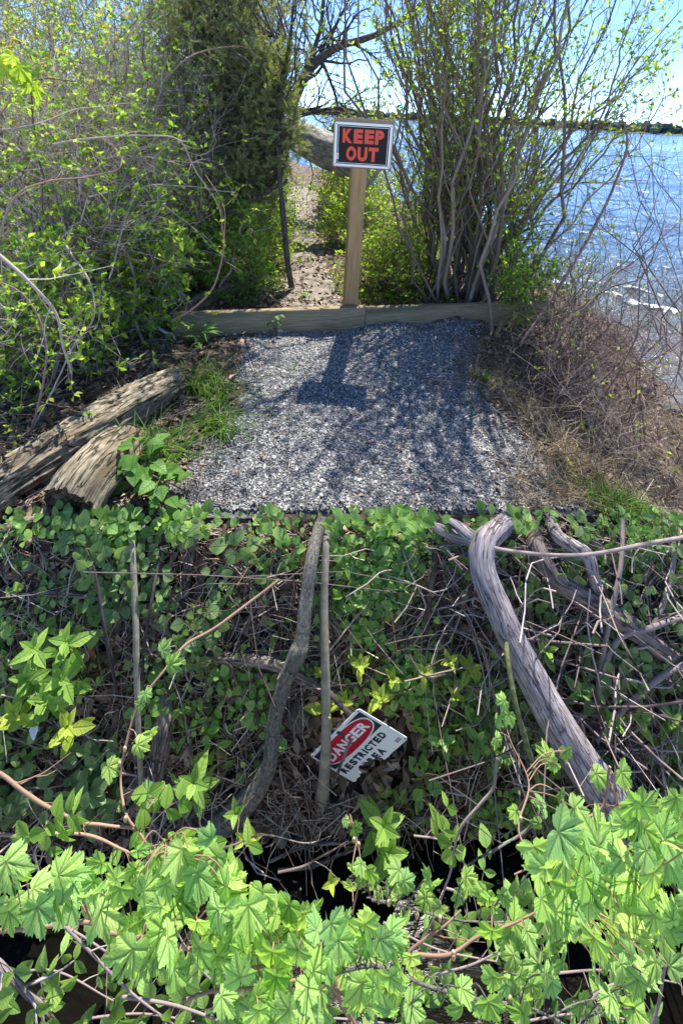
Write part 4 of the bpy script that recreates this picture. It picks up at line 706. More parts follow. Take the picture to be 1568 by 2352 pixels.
M_vine = mat_surf('dead_vine', [(.15, (.09, .06, .055)), (.5, (.25, .19, .175)), (.85, (.5, .43, .4))], 20, 'UV', (1, .3, 1), isl=.75, bump=.3)
M_straw = mat_surf('straw_and_twigs', [(.15, (.12, .065, .045)), (.5, (.3, .2, .14)), (.88, (.62, .54, .44))], 20, isl=.9, bump=.1)
M_brick = mat_surf('broken_red_brick', [(.3, (.2, .06, .04)), (.7, (.4, .15, .1))], 20, bump=.6)
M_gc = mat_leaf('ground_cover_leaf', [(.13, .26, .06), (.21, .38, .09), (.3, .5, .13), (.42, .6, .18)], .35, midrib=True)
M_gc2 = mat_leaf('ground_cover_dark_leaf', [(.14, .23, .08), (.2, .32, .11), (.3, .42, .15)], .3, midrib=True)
M_tip = mat_leaf('yellow_green_tip_leaf', [(.3, .42, .05), (.42, .54, .07), (.55, .62, .12)], .4, midrib=True)
M_seed = mat_leaf('pale_green_leaf', [(.17, .33, .06), (.26, .44, .08), (.36, .54, .12)], .42, midrib=True)
M_map = mat_leaf('lobed_leaf', [(.24, .48, .1), (.4, .63, .14), (.52, .73, .2), (.33, .6, .2), (.58, .74, .22)], .45, veins=True, rough=.6, spec=.2)
M_glossy = mat_flat('dark_glossy_plastic', (.02, .022, .04), .15)
def streammat():
    m, t, b = newmat('stream_water'); L = t.links; b.inputs['Base Color'].default_value = (.005, .0045, .003, 1); b.inputs['Roughness'].default_value = .18; b.inputs['Specular IOR Level'].default_value = .07; b.inputs['IOR'].default_value = 1.33; b.inputs['Alpha'].default_value = .93
    tc = N_(t, 'TexCoord'); mp = N_(t, 'Mapping'); mp.inputs['Scale'].default_value = (1, 3.2, 1); mp.inputs['Rotation'].default_value = (0, 0, -.25); L.new(tc.outputs['Object'], mp.inputs[0]); n = N_(t, 'TexNoise'); n.inputs['Scale'].default_value = 5; n.inputs['Detail'].default_value = 5; n.inputs['Distortion'].default_value = .6; L.new(mp.outputs[0], n.inputs[0])
    bp = N_(t, 'Bump'); bp.inputs['Strength'].default_value = .9; bp.inputs['Distance'].default_value = .012; L.new(n.outputs[0], bp.inputs['Height']); L.new(bp.outputs[0], b.inputs['Normal']); return m
xs = np.concatenate([np.linspace(-12, -2.2, 30), np.arange(-2.15, 2.8, .018), np.linspace(2.9, 12, 30)])
tx = np.clip((xs-EA[0])/(EB[0]-EA[0]), -8, 9); E = EA+(EB-EA)*tx[:, None]; zt = T0(E[:, 0], np.clip(E[:, 1], 1, 6))
prof = [(0, 0)]+[(s, 0) for s in np.arange(.018, .98, .018)]
rows = []; P = E-hd*.12; P[:, 2] = zt-.05; rows.append(P)
for s, _ in prof:
    P = E+BD*s; P[:, 2] += (zt-G0)*max(0, 1-s/.5); a = min(1, max(s, 0)/.06)
    nz = .03*fbm(P, 3, 12, 3)+.014*vnoise(P, 14, 4)+.007*vnoise(P, 34, 5); P = P+BN*(nz*a)[:, None]-np.array([0, 0, .012]); rows.append(P)
last = rows[-1]
for dy, z in ((.05, -2.17), (.3, -2.2), (.9, -2.22), (1.7, -2.15), (2.1, -1.9), (2.6, -1.3), (6, -1.2)):
    P = last.copy(); P = P+hd*dy; P[:, 2] = z+.04*vnoise(P*[1, 1, 0], 3, 3)*(z < -2.1 or 1); rows.append(P)
V = np.stack(rows); ny, nx = V.shape[:2]; q = np.arange(ny-1)[:, None]*nx+np.arange(nx-1)[None]; m = MB(); fb = np.stack([q, q+nx, q+nx+1, q+1], -1).reshape(-1, 4); nr = (fb[:, 0]//nx) >= ny-4; m.add(V, [fb[~nr]], 0); m.add(V, [fb[nr]], 1)
M_bounce = mat_surf('added_bounce_ground', [(.3, (.38, .32, .24)), (.7, (.55, .48, .38))], 8, bump=.5)  # unseen near bank, made pale to bounce fill light onto the slope
tag(m.build('stream_bank', [M_bank, M_bounce]), kind='structure')
m = MB(); W0 = E0+hd*.25; a_ = ET*9; b_ = hd*2.35; V = np.array([W0-a_, W0+a_, W0+a_+b_, W0-a_+b_]); V[:, 2] = WS; m.add(V, np.array([(0, 3, 2, 1)])); tag(m.build('stream', streammat(), smooth=False), kind='structure')
# samples on the bank from picture-space regions (placed on the real slope)
SIGNP = [(700, 1620), (950, 1610), (960, 1800), (740, 1820)]
def bpts(poly, n, rg, h=.0, ex=None):
    p = np.array(poly, float); out = np.zeros((0, 2))
    while len(out) < n: q = rg.uniform(p.min(0), p.max(0), (n*2, 2)); out = np.vstack([out, q[inpoly(q[:, 0], q[:, 1], poly)]])
    out = out[:n]; out = out[~inpoly(out[:, 0], out[:, 1], ex)] if ex else out; d = fw+RT*((out[:, :1]-CU)/F)+UP*((CV-out[:, 1:])/F); P = d*(np.dot(E0+BN*h, BN)/(d@BN))[:, None]
    low = P[:, 2] < WS+.01; k = ~low; return P[k], out[k]
ALL = [(-150, 1196), (1720, 1196), (1720, 1990), (-150, 1990)]
rg = R_(201); P, _ = bpts(ALL, 9000, rg, .0); n = len(P); m = MB(); place(m, t_leaf(.6, .35, .4), P+BN*rg.uniform(.0, .03, n)[:, None], rg.normal(size=(n, 3))*[1, 1, .6], BN+rg.normal(size=(n, 3))*.6, rg.uniform(.015, .05, n)); tag(m.build('damp_leaf_litter', M_litter2), kind='stuff')
def bank_twigs(poly, n, L, r, rg, name, mat, h=(.0, .06), bent=.5, K=6, sides=3):
    P, _ = bpts(poly, n, rg, 0, SIGNP if L[1] > .1 else None); n = len(P); d = rg.normal(size=(n, 3)); d = nrm(d-BN*(d@BN)[:, None]*.85); b = rg.normal(size=(n, 3))*bent; t = np.linspace(-.5, .5, K)[None, :, None]; l = rg.uniform(0, 1, n)**1.6; l = (L[0]+(L[1]-L[0])*l)[:, None, None]
    Q = P[:, None]+BN*rg.uniform(h[0], h[1], n)[:, None, None]+d[:, None]*t*l+b[:, None]*t**2*l+nrm(rg.normal(size=(n, 3)))[:, None]*np.sin(t*7+1)*l*.06+nrm(rg.normal(size=(n, 3)))[:, None]*np.sin(t*15+2)*l*.025
    top = E0[2]-.03; Q[..., 2] = np.minimum(Q[..., 2], top-.0); D_ = Q@fw; U_, V_ = CU+F*(Q@RT)/D_, CV-F*(Q@UP)/D_; kp = ~(inpoly(U_, V_, SIGNP).any(1) & (L[1] > .2)); Q = Q[kp]; n = len(Q); m = MB(); tubes(m, Q, rg.uniform(r[0], r[1], n)[:, None]*np.linspace(1, .6, K), sides); return tag(m.build(name, mat), kind='stuff')
bank_twigs(ALL, 5200, (.03, .3), (.0008, .0024), R_(202), 'straw', M_straw)
bank_twigs([(520, 1196), (1000, 1196), (1000, 1900), (560, 1900)], 900, (.05, .3), (.0009, .002), R_(203), 'needle_litter', M_straw)
TG = [(900, 1200), (1640, 1200), (1640, 1760), (1330, 1700), (1150, 1640), (1000, 1500)]
bank_twigs(TG, 430, (.12, .8), (.001, .0036), R_(204), 'dead_vine_tangle', M_vine, h=(.0, .1), bent=1.3, K=12, sides=5)
bank_twigs([(-50, 1196), (900, 1196), (900, 1880), (-50, 1880)], 170, (.15, .6), (.001, .003), R_(205), 'fallen_vines', M_vine, h=(.01, .09), bent=.5, K=8, sides=4)
# ground cover
def cover(name, regs, mat, tpl, size, nl, seed, h=(.01, .06), spread=.028, rnd=.0):
    rg = R_(seed); m = MB(); l = MB()
    for poly, n in regs:
        P, uv = bpts(poly, n, rg, 0, SIGNP); k = vnoise(P, 7, seed)+.7*vnoise(P, 17, seed+1)+rg.normal(size=len(P))*.12 > -rnd; P = P[k]; n = len(P)
        P = np.repeat(P, nl, 0); th = np.tile(np.arange(nl)*2.4, n)+np.repeat(rg.uniform(0, 6, n), nl); e1 = ET; e2 = nrm(np.cross(BN, ET)); r = np.cos(th)[:, None]*e1+np.sin(th)[:, None]*e2
        hh = rg.uniform(h[0], h[1], len(P))[:, None]; q = P+BN*hh+r*spread*rg.uniform(.2, 1, len(P))[:, None]+np.array([0, 0, 1])*hh*.6; q[:, 2] = np.minimum(q[:, 2], G0+.05)
        place(l, tpl, q, r+BN*rg.uniform(-.3, .5, len(P))[:, None]+rg.normal(size=(len(P), 3))*.25, BN*.9+np.array([0, 0, .35])+rg.normal(size=(len(P), 3))*.33, rg.uniform(size[0], size[1], len(P))*np.repeat(rg.uniform(.55, 1.4, n), nl))
    return tag(l.build(name, mat), kind='stuff')
T_R = t_leaf(.85, .12, .2)
cover('ground_cover', [([(560, 1190), (1640, 1190), (1640, 1800), (560, 1800)], 330), ([(-100, 1190), (640, 1190), (700, 1300), (620, 1480), (640, 1600), (560, 1720), (400, 1720), (330, 1640), (-100, 1640)], 340), ([(760, 1190), (980, 1190), (960, 1330), (900, 1420), (860, 1520), (770, 1400)], 230), ([(1180, 1190), (1640, 1190), (1640, 1560), (1330, 1560), (1240, 1400)], 330), ([(760, 1420), (1150, 1560), (1160, 1760), (960, 1680), (780, 1560)], 170), ([(-80, 1640), (300, 1640), (380, 1800), (-80, 1880)], 110), ([(1250, 1560), (1640, 1560), (1640, 1900), (1400, 1850)], 160)], M_gc, T_R, (.014, .034), 6, 211, rnd=.0)
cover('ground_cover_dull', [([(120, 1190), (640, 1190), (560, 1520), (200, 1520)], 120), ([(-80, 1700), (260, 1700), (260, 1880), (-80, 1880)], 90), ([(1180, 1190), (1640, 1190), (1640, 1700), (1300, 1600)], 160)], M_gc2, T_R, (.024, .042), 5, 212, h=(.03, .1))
cover('bank_greens', [([(820, 1780), (1000, 1560), (1220, 1620), (1260, 1860), (900, 1900)], 150), ([(640, 1400), (700, 1500), (700, 1620), (640, 1700), (380, 1850), (360, 1700)], 70), ([(760, 1230), (1080, 1230), (1150, 1560), (960, 1640), (780, 1560)], 80)], M_seed, T_L2, (.016, .038), 6, 215, rnd=.1)
cover('edge_greens', [([(20, 1188), (330, 1188), (330, 1250), (20, 1250)], 40), ([(330, 1188), (1250, 1188), (1250, 1215), (330, 1215)], 34)], M_gc, T_R, (.02, .036), 6, 214, h=(.03, .09), rnd=.4)
cover('clover_patch', [([(830, 1780), (960, 1790), (1010, 1850), (980, 1900), (860, 1880)], 160), ([(990, 1850), (1260, 1800), (1420, 1900), (1450, 1985), (1000, 1975)], 520), ([(640, 1500), (960, 1620), (900, 1680)], 40)], M_gc, t_leaf(.95, .1, .1), (.009, .018), 6, 213, h=(.01, .05), spread=.018, rnd=.35)
rg = R_(77); n = 2600; q_ = rg.uniform((-2.2, .05), (2.8, 1.15), (n, 2)); P = np.concatenate([q_, np.full((n, 1), -2.16)], 1)+0; tag(stones('stream_pebbles', P, (.012, .045), M_rock, rg), kind='stuff')
# rocks and fragments
for i, (u, v, s, lab) in enumerate([(680, 1635, (.07, .05, .05), 'pale stone between the leaning grey trunk and the danger sign'), (765, 1852, (.045, .03, .035), 'grey stone at the foot of the thin pale sapling'), (235, 1850, (.09, .05, .07), 'mossy grey rock at the left, by the water'), (55, 1820, (.1, .05, .05), 'brown rotten chunk at the left edge above the stream'), (150, 1890, (.05, .03, .03), 'small wet stone on the left waterline'), (500, 1830, (.05, .03, .035), 'stone between the broken stump and the leaning trunk'), (840, 1400, (.05, .04, .04), 'stone half hidden among round leaves, above the yellow shoots'), (430, 1740, (.035, .025, .022), 'whitish pebble right of the broken stump'), (470, 1742, (.03, .02, .02), 'small whitish pebble beside its twin, right of the stump'), (200, 1560, (.05, .035, .04), 'stone left of the thin upright stem'), (860, 1862, (.04, .03, .03), 'dark stone beneath the torn sign at the waterline'), (640, 1885, (.06, .03, .03), 'wet stone right of the foot of the leaning trunk'), (180, 1210, (.05, .04, .05), 'grey stone under the terrace edge at upper left'), (1010, 1240, (.05, .03, .04), 'dark stone under the forked driftwood stub')]):
    rock(onb(u, v, .005), np.array(s), lab, 80+i, grp='stones on the stream bank')
rock(onb(975, 1422, .03), np.array([.04, .014, .03]), 'red brick fragment among vines, above the yellow shoots', 101, M_brick, 'brick_fragment', 'brick fragments', 'brick')
rock(onb(205, 1487, .03), np.array([.045, .012, .014]), 'long red brick fragment at the left of the bank', 102, M_brick, 'brick_fragment', 'brick fragments', 'brick')
m = MB(); c1, c2 = onb(195, 1282, .03), onb(255, 1290, .03); tubes(m, spline([c1, c1*.9+c2*.1, (c1+c2)/2, c2*.9+c1*.1, c2], 14), np.array([.008, .02]+[.024]*10+[.02, .008]), 16, cap=True); tag(m.build('plastic_bottle', M_glossy, off=c1), 'dark blue-black bottle half buried under leaves at upper left of the bank', 'bottle')
# dead wood on the bank: (u, v, width px, height off the slope)
def wood(name, pts, lab, mat, seed, cat='branch', sides=14, n=50, rough=.05, grp=None, dz=1, fork=None, flat=.4, cap=None):
    pts = [(u, v, w, h+.02*(0 < i_ < len(pts)-1)) for i_, (u, v, w, h) in enumerate(pts)]; P = [onb(u, v, h) for u, v, w, h in pts]; R = [rpx(w, p) for (u, v, w, h), p in zip(pts, P)]
    P = [p if p[2] < G0-.03 or i else p for i, p in enumerate(P)]; m = MB(); log_mesh(m, P, R, sides, n, rough, seed, 0, 0, 5, flat)
    if fork:
        for fk in fork: P2 = [onb(u, v, h) for u, v, w, h in fk]; R2 = [rpx(q[2], p) for q, p in zip(fk, P2)]; log_mesh(m, P2, R2, sides, 26, rough, seed+3, 0, 0, 5, 1.2)
    o = m.build(name, mat if isinstance(mat, list) else [mat], off=P[len(P)//2]); return tag(o, lab, cat, grp)
wood('driftwood_log', [(1176, 1186, 42, .0), (1148, 1214, 46, .08), (1112, 1248, 56, .12), (1108, 1310, 58, .14), (1145, 1400, 62, .16), (1190, 1500, 66, .17), (1238, 1590, 74, .18), (1290, 1680, 82, .18), (1345, 1765, 86, .17), (1410, 1845, 88, .15), (1500, 1930, 92, .12), (1620, 2040, 92, .1)], 'large smooth silver-grey forked driftwood trunk slanting down to the lower right', M_drift, 31, 'log', 32, 120, .035, fork=[[(1118, 1262, 40, .12), (1085, 1238, 32, .12), (1055, 1212, 24, .1), (1030, 1196, 16, .08)], [(1095, 1245, 20, .1), (1050, 1235, 26, .07), (1010, 1215, 22, .06), (990, 1205, 12, .05)]])
wood('driftwood_log', [(1212, 1194, 40, -.03), (1232, 1260, 42, .06), (1270, 1325, 44, .07), (1340, 1372, 50, .08), (1420, 1420, 50, .08), (1500, 1480, 46, .07), (1620, 1570, 46, .06)], 'thinner brown-grey log right of the silver trunk, running to the right edge', M_deadwd, 32, 'log', 20, 80, .06)
wood('dead_branch', [(1262, 1194, 26, -.02), (1285, 1235, 28, .08), (1345, 1272, 30, .1), (1362, 1320, 25, .1), (1378, 1385, 24, .08)], 'crooked pale branch resting on the thinner log at upper right', M_drift, 33)
wood('tree_trunk', [(742, 1192, 30, -.04), (731, 1222, 27, .05), (715, 1290, 29, .13), (703, 1380, 30, .16), (692, 1475, 34, .17), (684, 1500, 42, .17), (655, 1565, 33, .15), (630, 1660, 33, .12), (617, 1760, 35, .08), (580, 1825, 46, .05), (530, 1875, 52, .03), (478, 1915, 56, .02)], 'dark grey leaning trunk crossing the bank from the edge to the stream', M_gbark, 34, 'tree trunk', 22, 110, .03)
wood('sapling_stem', [(753, 1194, 15, -.03), (748, 1260, 17, .08), (744, 1400, 19, .11), (747, 1560, 21, .12), (749, 1690, 23, .1), (744, 1790, 26, .06), (738, 1845, 34, .01)], 'slender pale upright stem just right of the dark leaning trunk', M_gbark2, 35, 'sapling', 16, 90, .03)
for i, (pts, lab, mt) in enumerate([
    ([(295, 1192, 12, -.02), (302, 1225, 14, .07), (311, 1420, 14, .11), (314, 1560, 14, .11), (320, 1720, 13, .09), (330, 1900, 12, .02)], 'thin upright grey-green stem in the left third of the bank', M_gbark2),
    ([(155, 1195, 4, .02), (212, 1295, 6, .1), (232, 1400, 7, .12), (250, 1500, 8, .1), (282, 1650, 6, .02)], 'thin black leaning stem left of the upright grey-green one', M_dkst),
    ([(375, 1232, 6, .04), (350, 1370, 7, .11), (332, 1480, 6, .1), (326, 1580, 6, .02)], 'thin black stem right of the upright grey-green one', M_dkst),
    ([(1160, 1448, 12, .2), (1166, 1520, 12, .22), (1184, 1620, 12, .24), (1212, 1720, 13, .22), (1243, 1825, 14, .17), (1275, 1940, 14, .05)], 'green speckled cut sapling standing in front of the silver trunk', M_grst)]): wood('sapling_stem', pts, lab, mt, 40+i, 'sapling', 9, 50, .03)
for i, (pts, lab, mt) in enumerate([
    ([(-60, 1240, 30, .03), (0, 1222, 28, .03), (60, 1200, 26, .03), (112, 1192, 18, .01)], 'grey branch at the extreme upper left of the bank', M_deadwd),
    ([(232, 1186, 22, .01), (240, 1265, 25, .02), (272, 1350, 28, .01)], 'pale rotten branch running down beside the dark bottle', M_deadwd),
    ([(322, 1182, 20, .01), (326, 1240, 20, .02), (318, 1300, 14, .0)], 'short pale branch behind the upright grey-green stem', M_deadwd),
    ([(458, 1190, 18, .01), (440, 1260, 22, .02), (425, 1345, 20, .01)], 'pale split branch in the upper middle of the left bank', M_deadwd),
    ([(-60, 1360, 9, .03), (130, 1364, 12, .04), (215, 1372, 11, .04), (290, 1392, 12, .03), (380, 1398, 9, .02)], 'long thin level stick at the left edge', M_deadwd),
    ([(338, 1415, 22, .01), (395, 1458, 22, .02), (440, 1502, 18, .01)], 'short rotten branch left of the red cane', M_deadwd),
    ([(425, 1508, 24, .02), (520, 1512, 24, .04), (620, 1522, 28, .05), (690, 1555, 24, .04), (790, 1612, 22, .02), (850, 1660, 16, .01)], 'bent grey branch passing behind the dark leaning trunk', M_deadwd),
    ([(728, 1345, 20, .01), (768, 1430, 24, .03), (812, 1485, 16, .01)], 'short grey branch right of the pale upright stem', M_deadwd),
    ([(382, 1585, 34, .03), (376, 1670, 44, .04), (362, 1760, 40, .02), (348, 1812, 34, .0)], 'broken weathered stump standing on the left bank', M_deadwd),
    ([(600, 1345, 30, .01), (660, 1335, 34, .02), (700, 1352, 30, .01)], 'dark rotten log piece left of the leaning trunk near the edge', M_bark),
    ([(1005, 1235, 20, .02), (988, 1340, 20, .04), (978, 1430, 18, .03), (972, 1520, 14, .0)], 'dark broken upright stub left of the silver trunk', M_bark),
    ([(950, 1368, 16, .01), (900, 1402, 16, .02), (865, 1430, 12, .0)], 'black wet stick among the round leaves', M_dkst),
    ([(1540, 1192, 10, .05), (1545, 1300, 10, .07), (1500, 1440, 12, .08), (1420, 1560, 12, .07), (1300, 1680, 12, .05), (1240, 1760, 8, .03)], 'long pale stick slanting down left from the right edge', M_vine),
    ([(1640, 1500, 12, .1), (1540, 1540, 13, .1), (1440, 1620, 14, .09), (1370, 1700, 12, .07)], 'pale curved stick at the right edge below the brown-grey log', M_vine),
    ([(1600, 1405, 10, .1), (1500, 1440, 12, .11), (1420, 1470, 12, .1), (1380, 1560, 12, .09), (1370, 1640, 10, .06)], 'hooked pale stick lying over the brown-grey log', M_vine),
    ([(1430, 1190, 9, .08), (1425, 1300, 10, .1), (1400, 1420, 11, .1), (1375, 1560, 11, .08), (1362, 1650, 9, .05)], 'upright brown stick at the upper right of the tangle', M_vine),
    ([(1000, 1215, 7, .06), (1150, 1262, 8, .16), (1330, 1275, 8, .18), (1480, 1250, 9, .16), (1620, 1225, 9, .12)], 'long brown vine crossing over both logs near the top', M_vine),
    ([(600, 1990, 6, .03), (700, 1945, 7, .05), (820, 1930, 6, .03), (960, 1880, 6, .03), (1150, 1880, 6, .02)], 'thin bare twig lying over the dark water', M_deadwd),
    ([(640, 2000, 7, .06), (720, 1990, 7, .06), (790, 1960, 6, .05), (880, 1930, 4, .03)], 'second bare twig dipping in the dark water', M_deadwd)]): wood('dead_branch', pts, lab, mt, 60+i, 'branch', 12, 44, .07)
# ---- the torn danger sign: find the tilt that makes its four corners a 14:10 rectangle
q4 = [(710.3, 1737.9), (824.2, 1627.4), (936.4, 1696.3), (822, 1804)]; base = onb(823, 1715, .125); best = None
for a in np.linspace(-1.1, 1.1, 45):
    for b in np.linspace(-1.1, 1.1, 45):
        n_ = nrm(BN+ET*math.tan(a)+np.cross(BN, ET)*math.tan(b)); C = [ray(u, v)*(np.dot(base, n_)/np.dot(ray(u, v), n_)) for u, v in q4]
        e1, e2, e3, e4 = C[1]-C[0], C[2]-C[1], C[2]-C[3], C[3]-C[0]; L1, L2 = np.linalg.norm(e1)+np.linalg.norm(e3), np.linalg.norm(e2)+np.linalg.norm(e4)
        er = abs(nrm(e1)@nrm(e2))+abs(nrm(e3)@nrm(e4))+abs(math.log(L1/L2/1.4))+.06*np.linalg.norm(n_-BN)
        if best is None or er < best[0]: best = (er, n_, C)
er, dn, C = best; TL, TR, BR = C[0], C[1], C[2]; dx = nrm(TR-TL+C[2]-C[3]); SW = (np.linalg.norm(TR-TL)+np.linalg.norm(C[2]-C[3]))/2; SH = (np.linalg.norm(BR-TR)+np.linalg.norm(C[3]-TL))/2; dn = dn if dn@BN > 0 else -dn; dy_ = nrm(np.cross(dn, dx)); O_ = sum(C)/4-dx*SW/2+dy_*SH/2
print('SIGN', er, SW, SH)
S2 = lambda a, b: ((a)*SW, -(b)*SH)
FR = (O_, dx, dy_, dn)
root = thing('danger_sign', 'torn white sign reading DANGER RESTRICTED AREA lying on the stream bank', 'sign', O_)
out = [(.012, .03), (.03, .0), (.97, .0), (1, .03), (1, .55), (.995, .97), (.97, 1), (.8, 1), (.7, .99), (.62, 1.0), (.568, .998), (.537, .985), (.55, .93), (.53, .887), (.47, .85), (.41, .81), (.344, .787), (.3, .79), (.275, .75), (.23, .78), (.188, .832), (.19, .87), (.15, .885), (.13, .913), (.08, .9), (.03, .93), (0, .9), (0, .5)]
m = MB(); plate(m, np.array([S2(a, b) for a, b in out])[::-1], *FR, -.0015, 0); pl_ = m.build('sign_plate', M_white, root, smooth=False)
M_navy = mat_flat('dark_sign_print', (.03, .03, .06), .4); M_pink = mat_flat('red_sign_print', (.62, .02, .05), .4, dirt=.35)
m = MB(); plate(m, np.array([S2(a, b) for a, b in [(.035, .055), (.965, .055), (.965, .5), (.035, .5)]])[::-1], *FR, .0003, .0005); m.build('dark_band', M_navy, pl_, smooth=False)
def oval(cx, cy, rx, ry, n=48): return np.array([S2(cx+rx*math.copysign(abs(math.cos(t))**.75, math.cos(t)), cy+ry*math.copysign(abs(math.sin(t))**.85, math.sin(t))) for t in np.linspace(0, 2*math.pi, n, endpoint=False)])[::-1]
m = MB(); plate(m, oval(.5, .28, .455, .232), *FR, .0006, .0008); m.build('white_oval', M_white, pl_, smooth=False)
m = MB(); plate(m, oval(.5, .28, .435, .212), *FR, .0009, .0011); m.build('red_oval', M_pink, pl_, smooth=False)
m = MB(); put_text(m, 'DANGER', 0, 0, -.37*SH, -.18*SH, *FR, .0013, 0, .04, [(a*SW, (a+.118)*SW) for a in (.125, .25, .375, .505, .635, .76)]); m.build('danger_lettering', M_white, pl_, smooth=False)
m = MB(); xs_ = [.055, .145, .235, .32, .405, .495, .535, .625, .71, .8]; ws_ = [.078, .075, .078, .078, .078, .026, .078, .075, .075, .082]; put_text(m, 'RESTRICTED', 0, 0, -.70*SH, -.56*SH, *FR, .0004, 0, .06, [(a*SW, (a+w)*SW) for a, w in zip(xs_, ws_)])
m.build('restricted_lettering', M_navy, pl_, smooth=False)
# AREA, cut along the torn edge
m = MB(); per = [(.30, .385), (.40, .48), (.495, .57), (.585, .675)]; 
edge_x = [.275, .344, .41, .47, .53, .55, .56, 1]; edge_y = [.75, .787, .81, .85, .885, .93, .99, 1.0]
for ch, (a, b) in zip('AREA', per):
    V, f = letters(ch, .06); X_ = a+V[:, 0]*(b-a); Yb = .91-V[:, 1]*.15; lim = np.interp(X_, edge_x, edge_y)-.004; Yb = np.minimum(Yb, lim); m.add(O_+(X_*SW)[:, None]*dx-(Yb*SH)[:, None]*dy_+dn*.0004, f)
m.build('area_lettering', M_navy, pl_, smooth=False)
m = MB(); plate(m, np.array([S2(a, b) for a, b in [(.86, .86), (.94, .86), (.94, .93), (.86, .93)]])[::-1], *FR, .0002, .0004); m.build('printed_mark', M_grey, pl_, smooth=False)
for a, b in ((.035, .03), (.965, .03), (.965, .965)): m = MB(); th = np.arange(10)*.6283; plate(m, (np.stack([np.cos(th), np.sin(th)], 1)*.0025+S2(a, b)), *FR, .0002, .0006); m.build('nail_hole', M_black, pl_, smooth=False)
for i, (pts, lab) in enumerate([([(755, 1590, 12, .12), (790, 1628, 11, .13), (822, 1656, 7, .125)], 'dark splinter of branch resting across the top of the danger sign'), ([(815, 1680, 6, .12), (795, 1725, 6, .135), (772, 1785, 7, .12), (765, 1805, 6, .08)], 'crooked brown twig lying across the red part of the danger sign'), ([(766, 1678, 10, .11), (780, 1682, 10, .12), (796, 1694, 9, .125)], 'short black peg-like stick poking over the left part of the danger sign')]): wood('twig', pts, lab, M_dkst if i != 1 else M_deadwd, 90+i, 'twig', 9, 24, .05)
# ---- upright shoots with opposite leaves
def shoot(u, v, px, lab, seed, mat, h=.12, tiers=3, h0=.02, tilt=(0, 0), leafw=T_L, stemc=None, grp='leafy shoots on the bank', up=.35, ground=None):
    """shoot whose leafy tip shows at (u, v); px = leaf length in picture units"""
    rg = R_(seed); tip = onb(u, v, h+h0) if ground is None else at(u, v, ground); s = px*dep(tip)/F; foot = tip-nrm(BN*.55+np.array([tilt[0], 0, .8]))*h; m = MB(); ax = nrm(tip-foot)
    S = spline([foot, foot*.5+tip*.5+rg.normal(size=3)*.008, tip], 12); tubes(m, S, np.linspace(.0024, .0012, 12)*(s/.045)**.5, 5); root = thing('leafy_shoot', lab, 'shoot', foot, grp); m.build('stem', stemc or M_gstem, root); l = MB(); e1 = ET; e2 = nrm(np.cross(ax, e1)); e1 = np.cross(e2, ax)
    for k in range(tiers):
        c = tip-ax*(k*s*.55); th = rg.uniform(0, 6)+k*1.57; nL = 4 if k == 0 else 3
        for j in range(nL):
            a = th+j*6.283/nL+rg.normal()*.2; r = math.cos(a)*e1+math.sin(a)*e2; up_ = (1.2 if k == 0 else up)+rg.normal()*.2; d = nrm(r+ax*up_); nn = nrm(ax-r*up_*.6+BN*.5); place(l, leafw, c[None], d, nn+rg.normal(size=3)*.15, np.array([s*(.72 if k == 0 else rg.uniform(.85, 1.15))]))
    l.build('foliage', mat, root); return root
for i, (u, v, px, lab) in enumerate([(740, 1545, 34, 'yellow-green shoot directly in front of the pale sapling, above the danger sign'), (745, 1625, 46, 'large yellow-green shoot in front of the pale sapling, touching the danger sign'), (790, 1615, 36, 'yellow-green shoot at the top corner of the danger sign'), (825, 1530, 34, 'yellow-green shoot highest of those right of the pale sapling'), (900, 1560, 36, 'yellow-green shoot between the danger sign and the stub'), (872, 1600, 38, 'yellow-green shoot just above right of the danger sign'), (1030, 1520, 38, 'spread yellow-green shoot left of the silver trunk, high up'), (1080, 1535, 40, 'broad yellow-green shoot beside the silver trunk'), (1042, 1600, 40, 'upright bright shoot below the broad one beside the silver trunk'), (975, 1545, 30, 'small green shoot below the dark stub')]): shoot(u, v, px, lab, 500+i, M_tip, h=.09, tiers=1+(i % 2), grp='yellow-green shoots above the danger sign')
for i, (u, v, px, lab) in enumerate([(1255, 1495, 40, 'green shoot right of the silver trunk at mid height'), (1335, 1590, 38, 'small shoot among sticks right of the silver trunk'), (1465, 1580, 36, 'small bright shoot near the right edge among the sticks'), (1405, 1660, 44, 'pale shoot with long leaves right of the silver trunk'), (1470, 1650, 46, 'large pale shoot under the sticks at the right'), (1540, 1660, 44, 'pale shoot cut by the right edge'), (1095, 1700, 36, 'dark green shoot right of the danger sign'), (1020, 1705, 34, 'small green shoot close right of the danger sign'), (1150, 1740, 34, 'green shoot left of the green speckled sapling'), (1260, 1710, 36, 'shoot partly behind the silver trunk')]): shoot(u, v, px, lab, 520+i, M_seed if i in (0, 3, 4, 5) else M_gc, h=.1, tiers=2, grp='green shoots right of the danger sign')
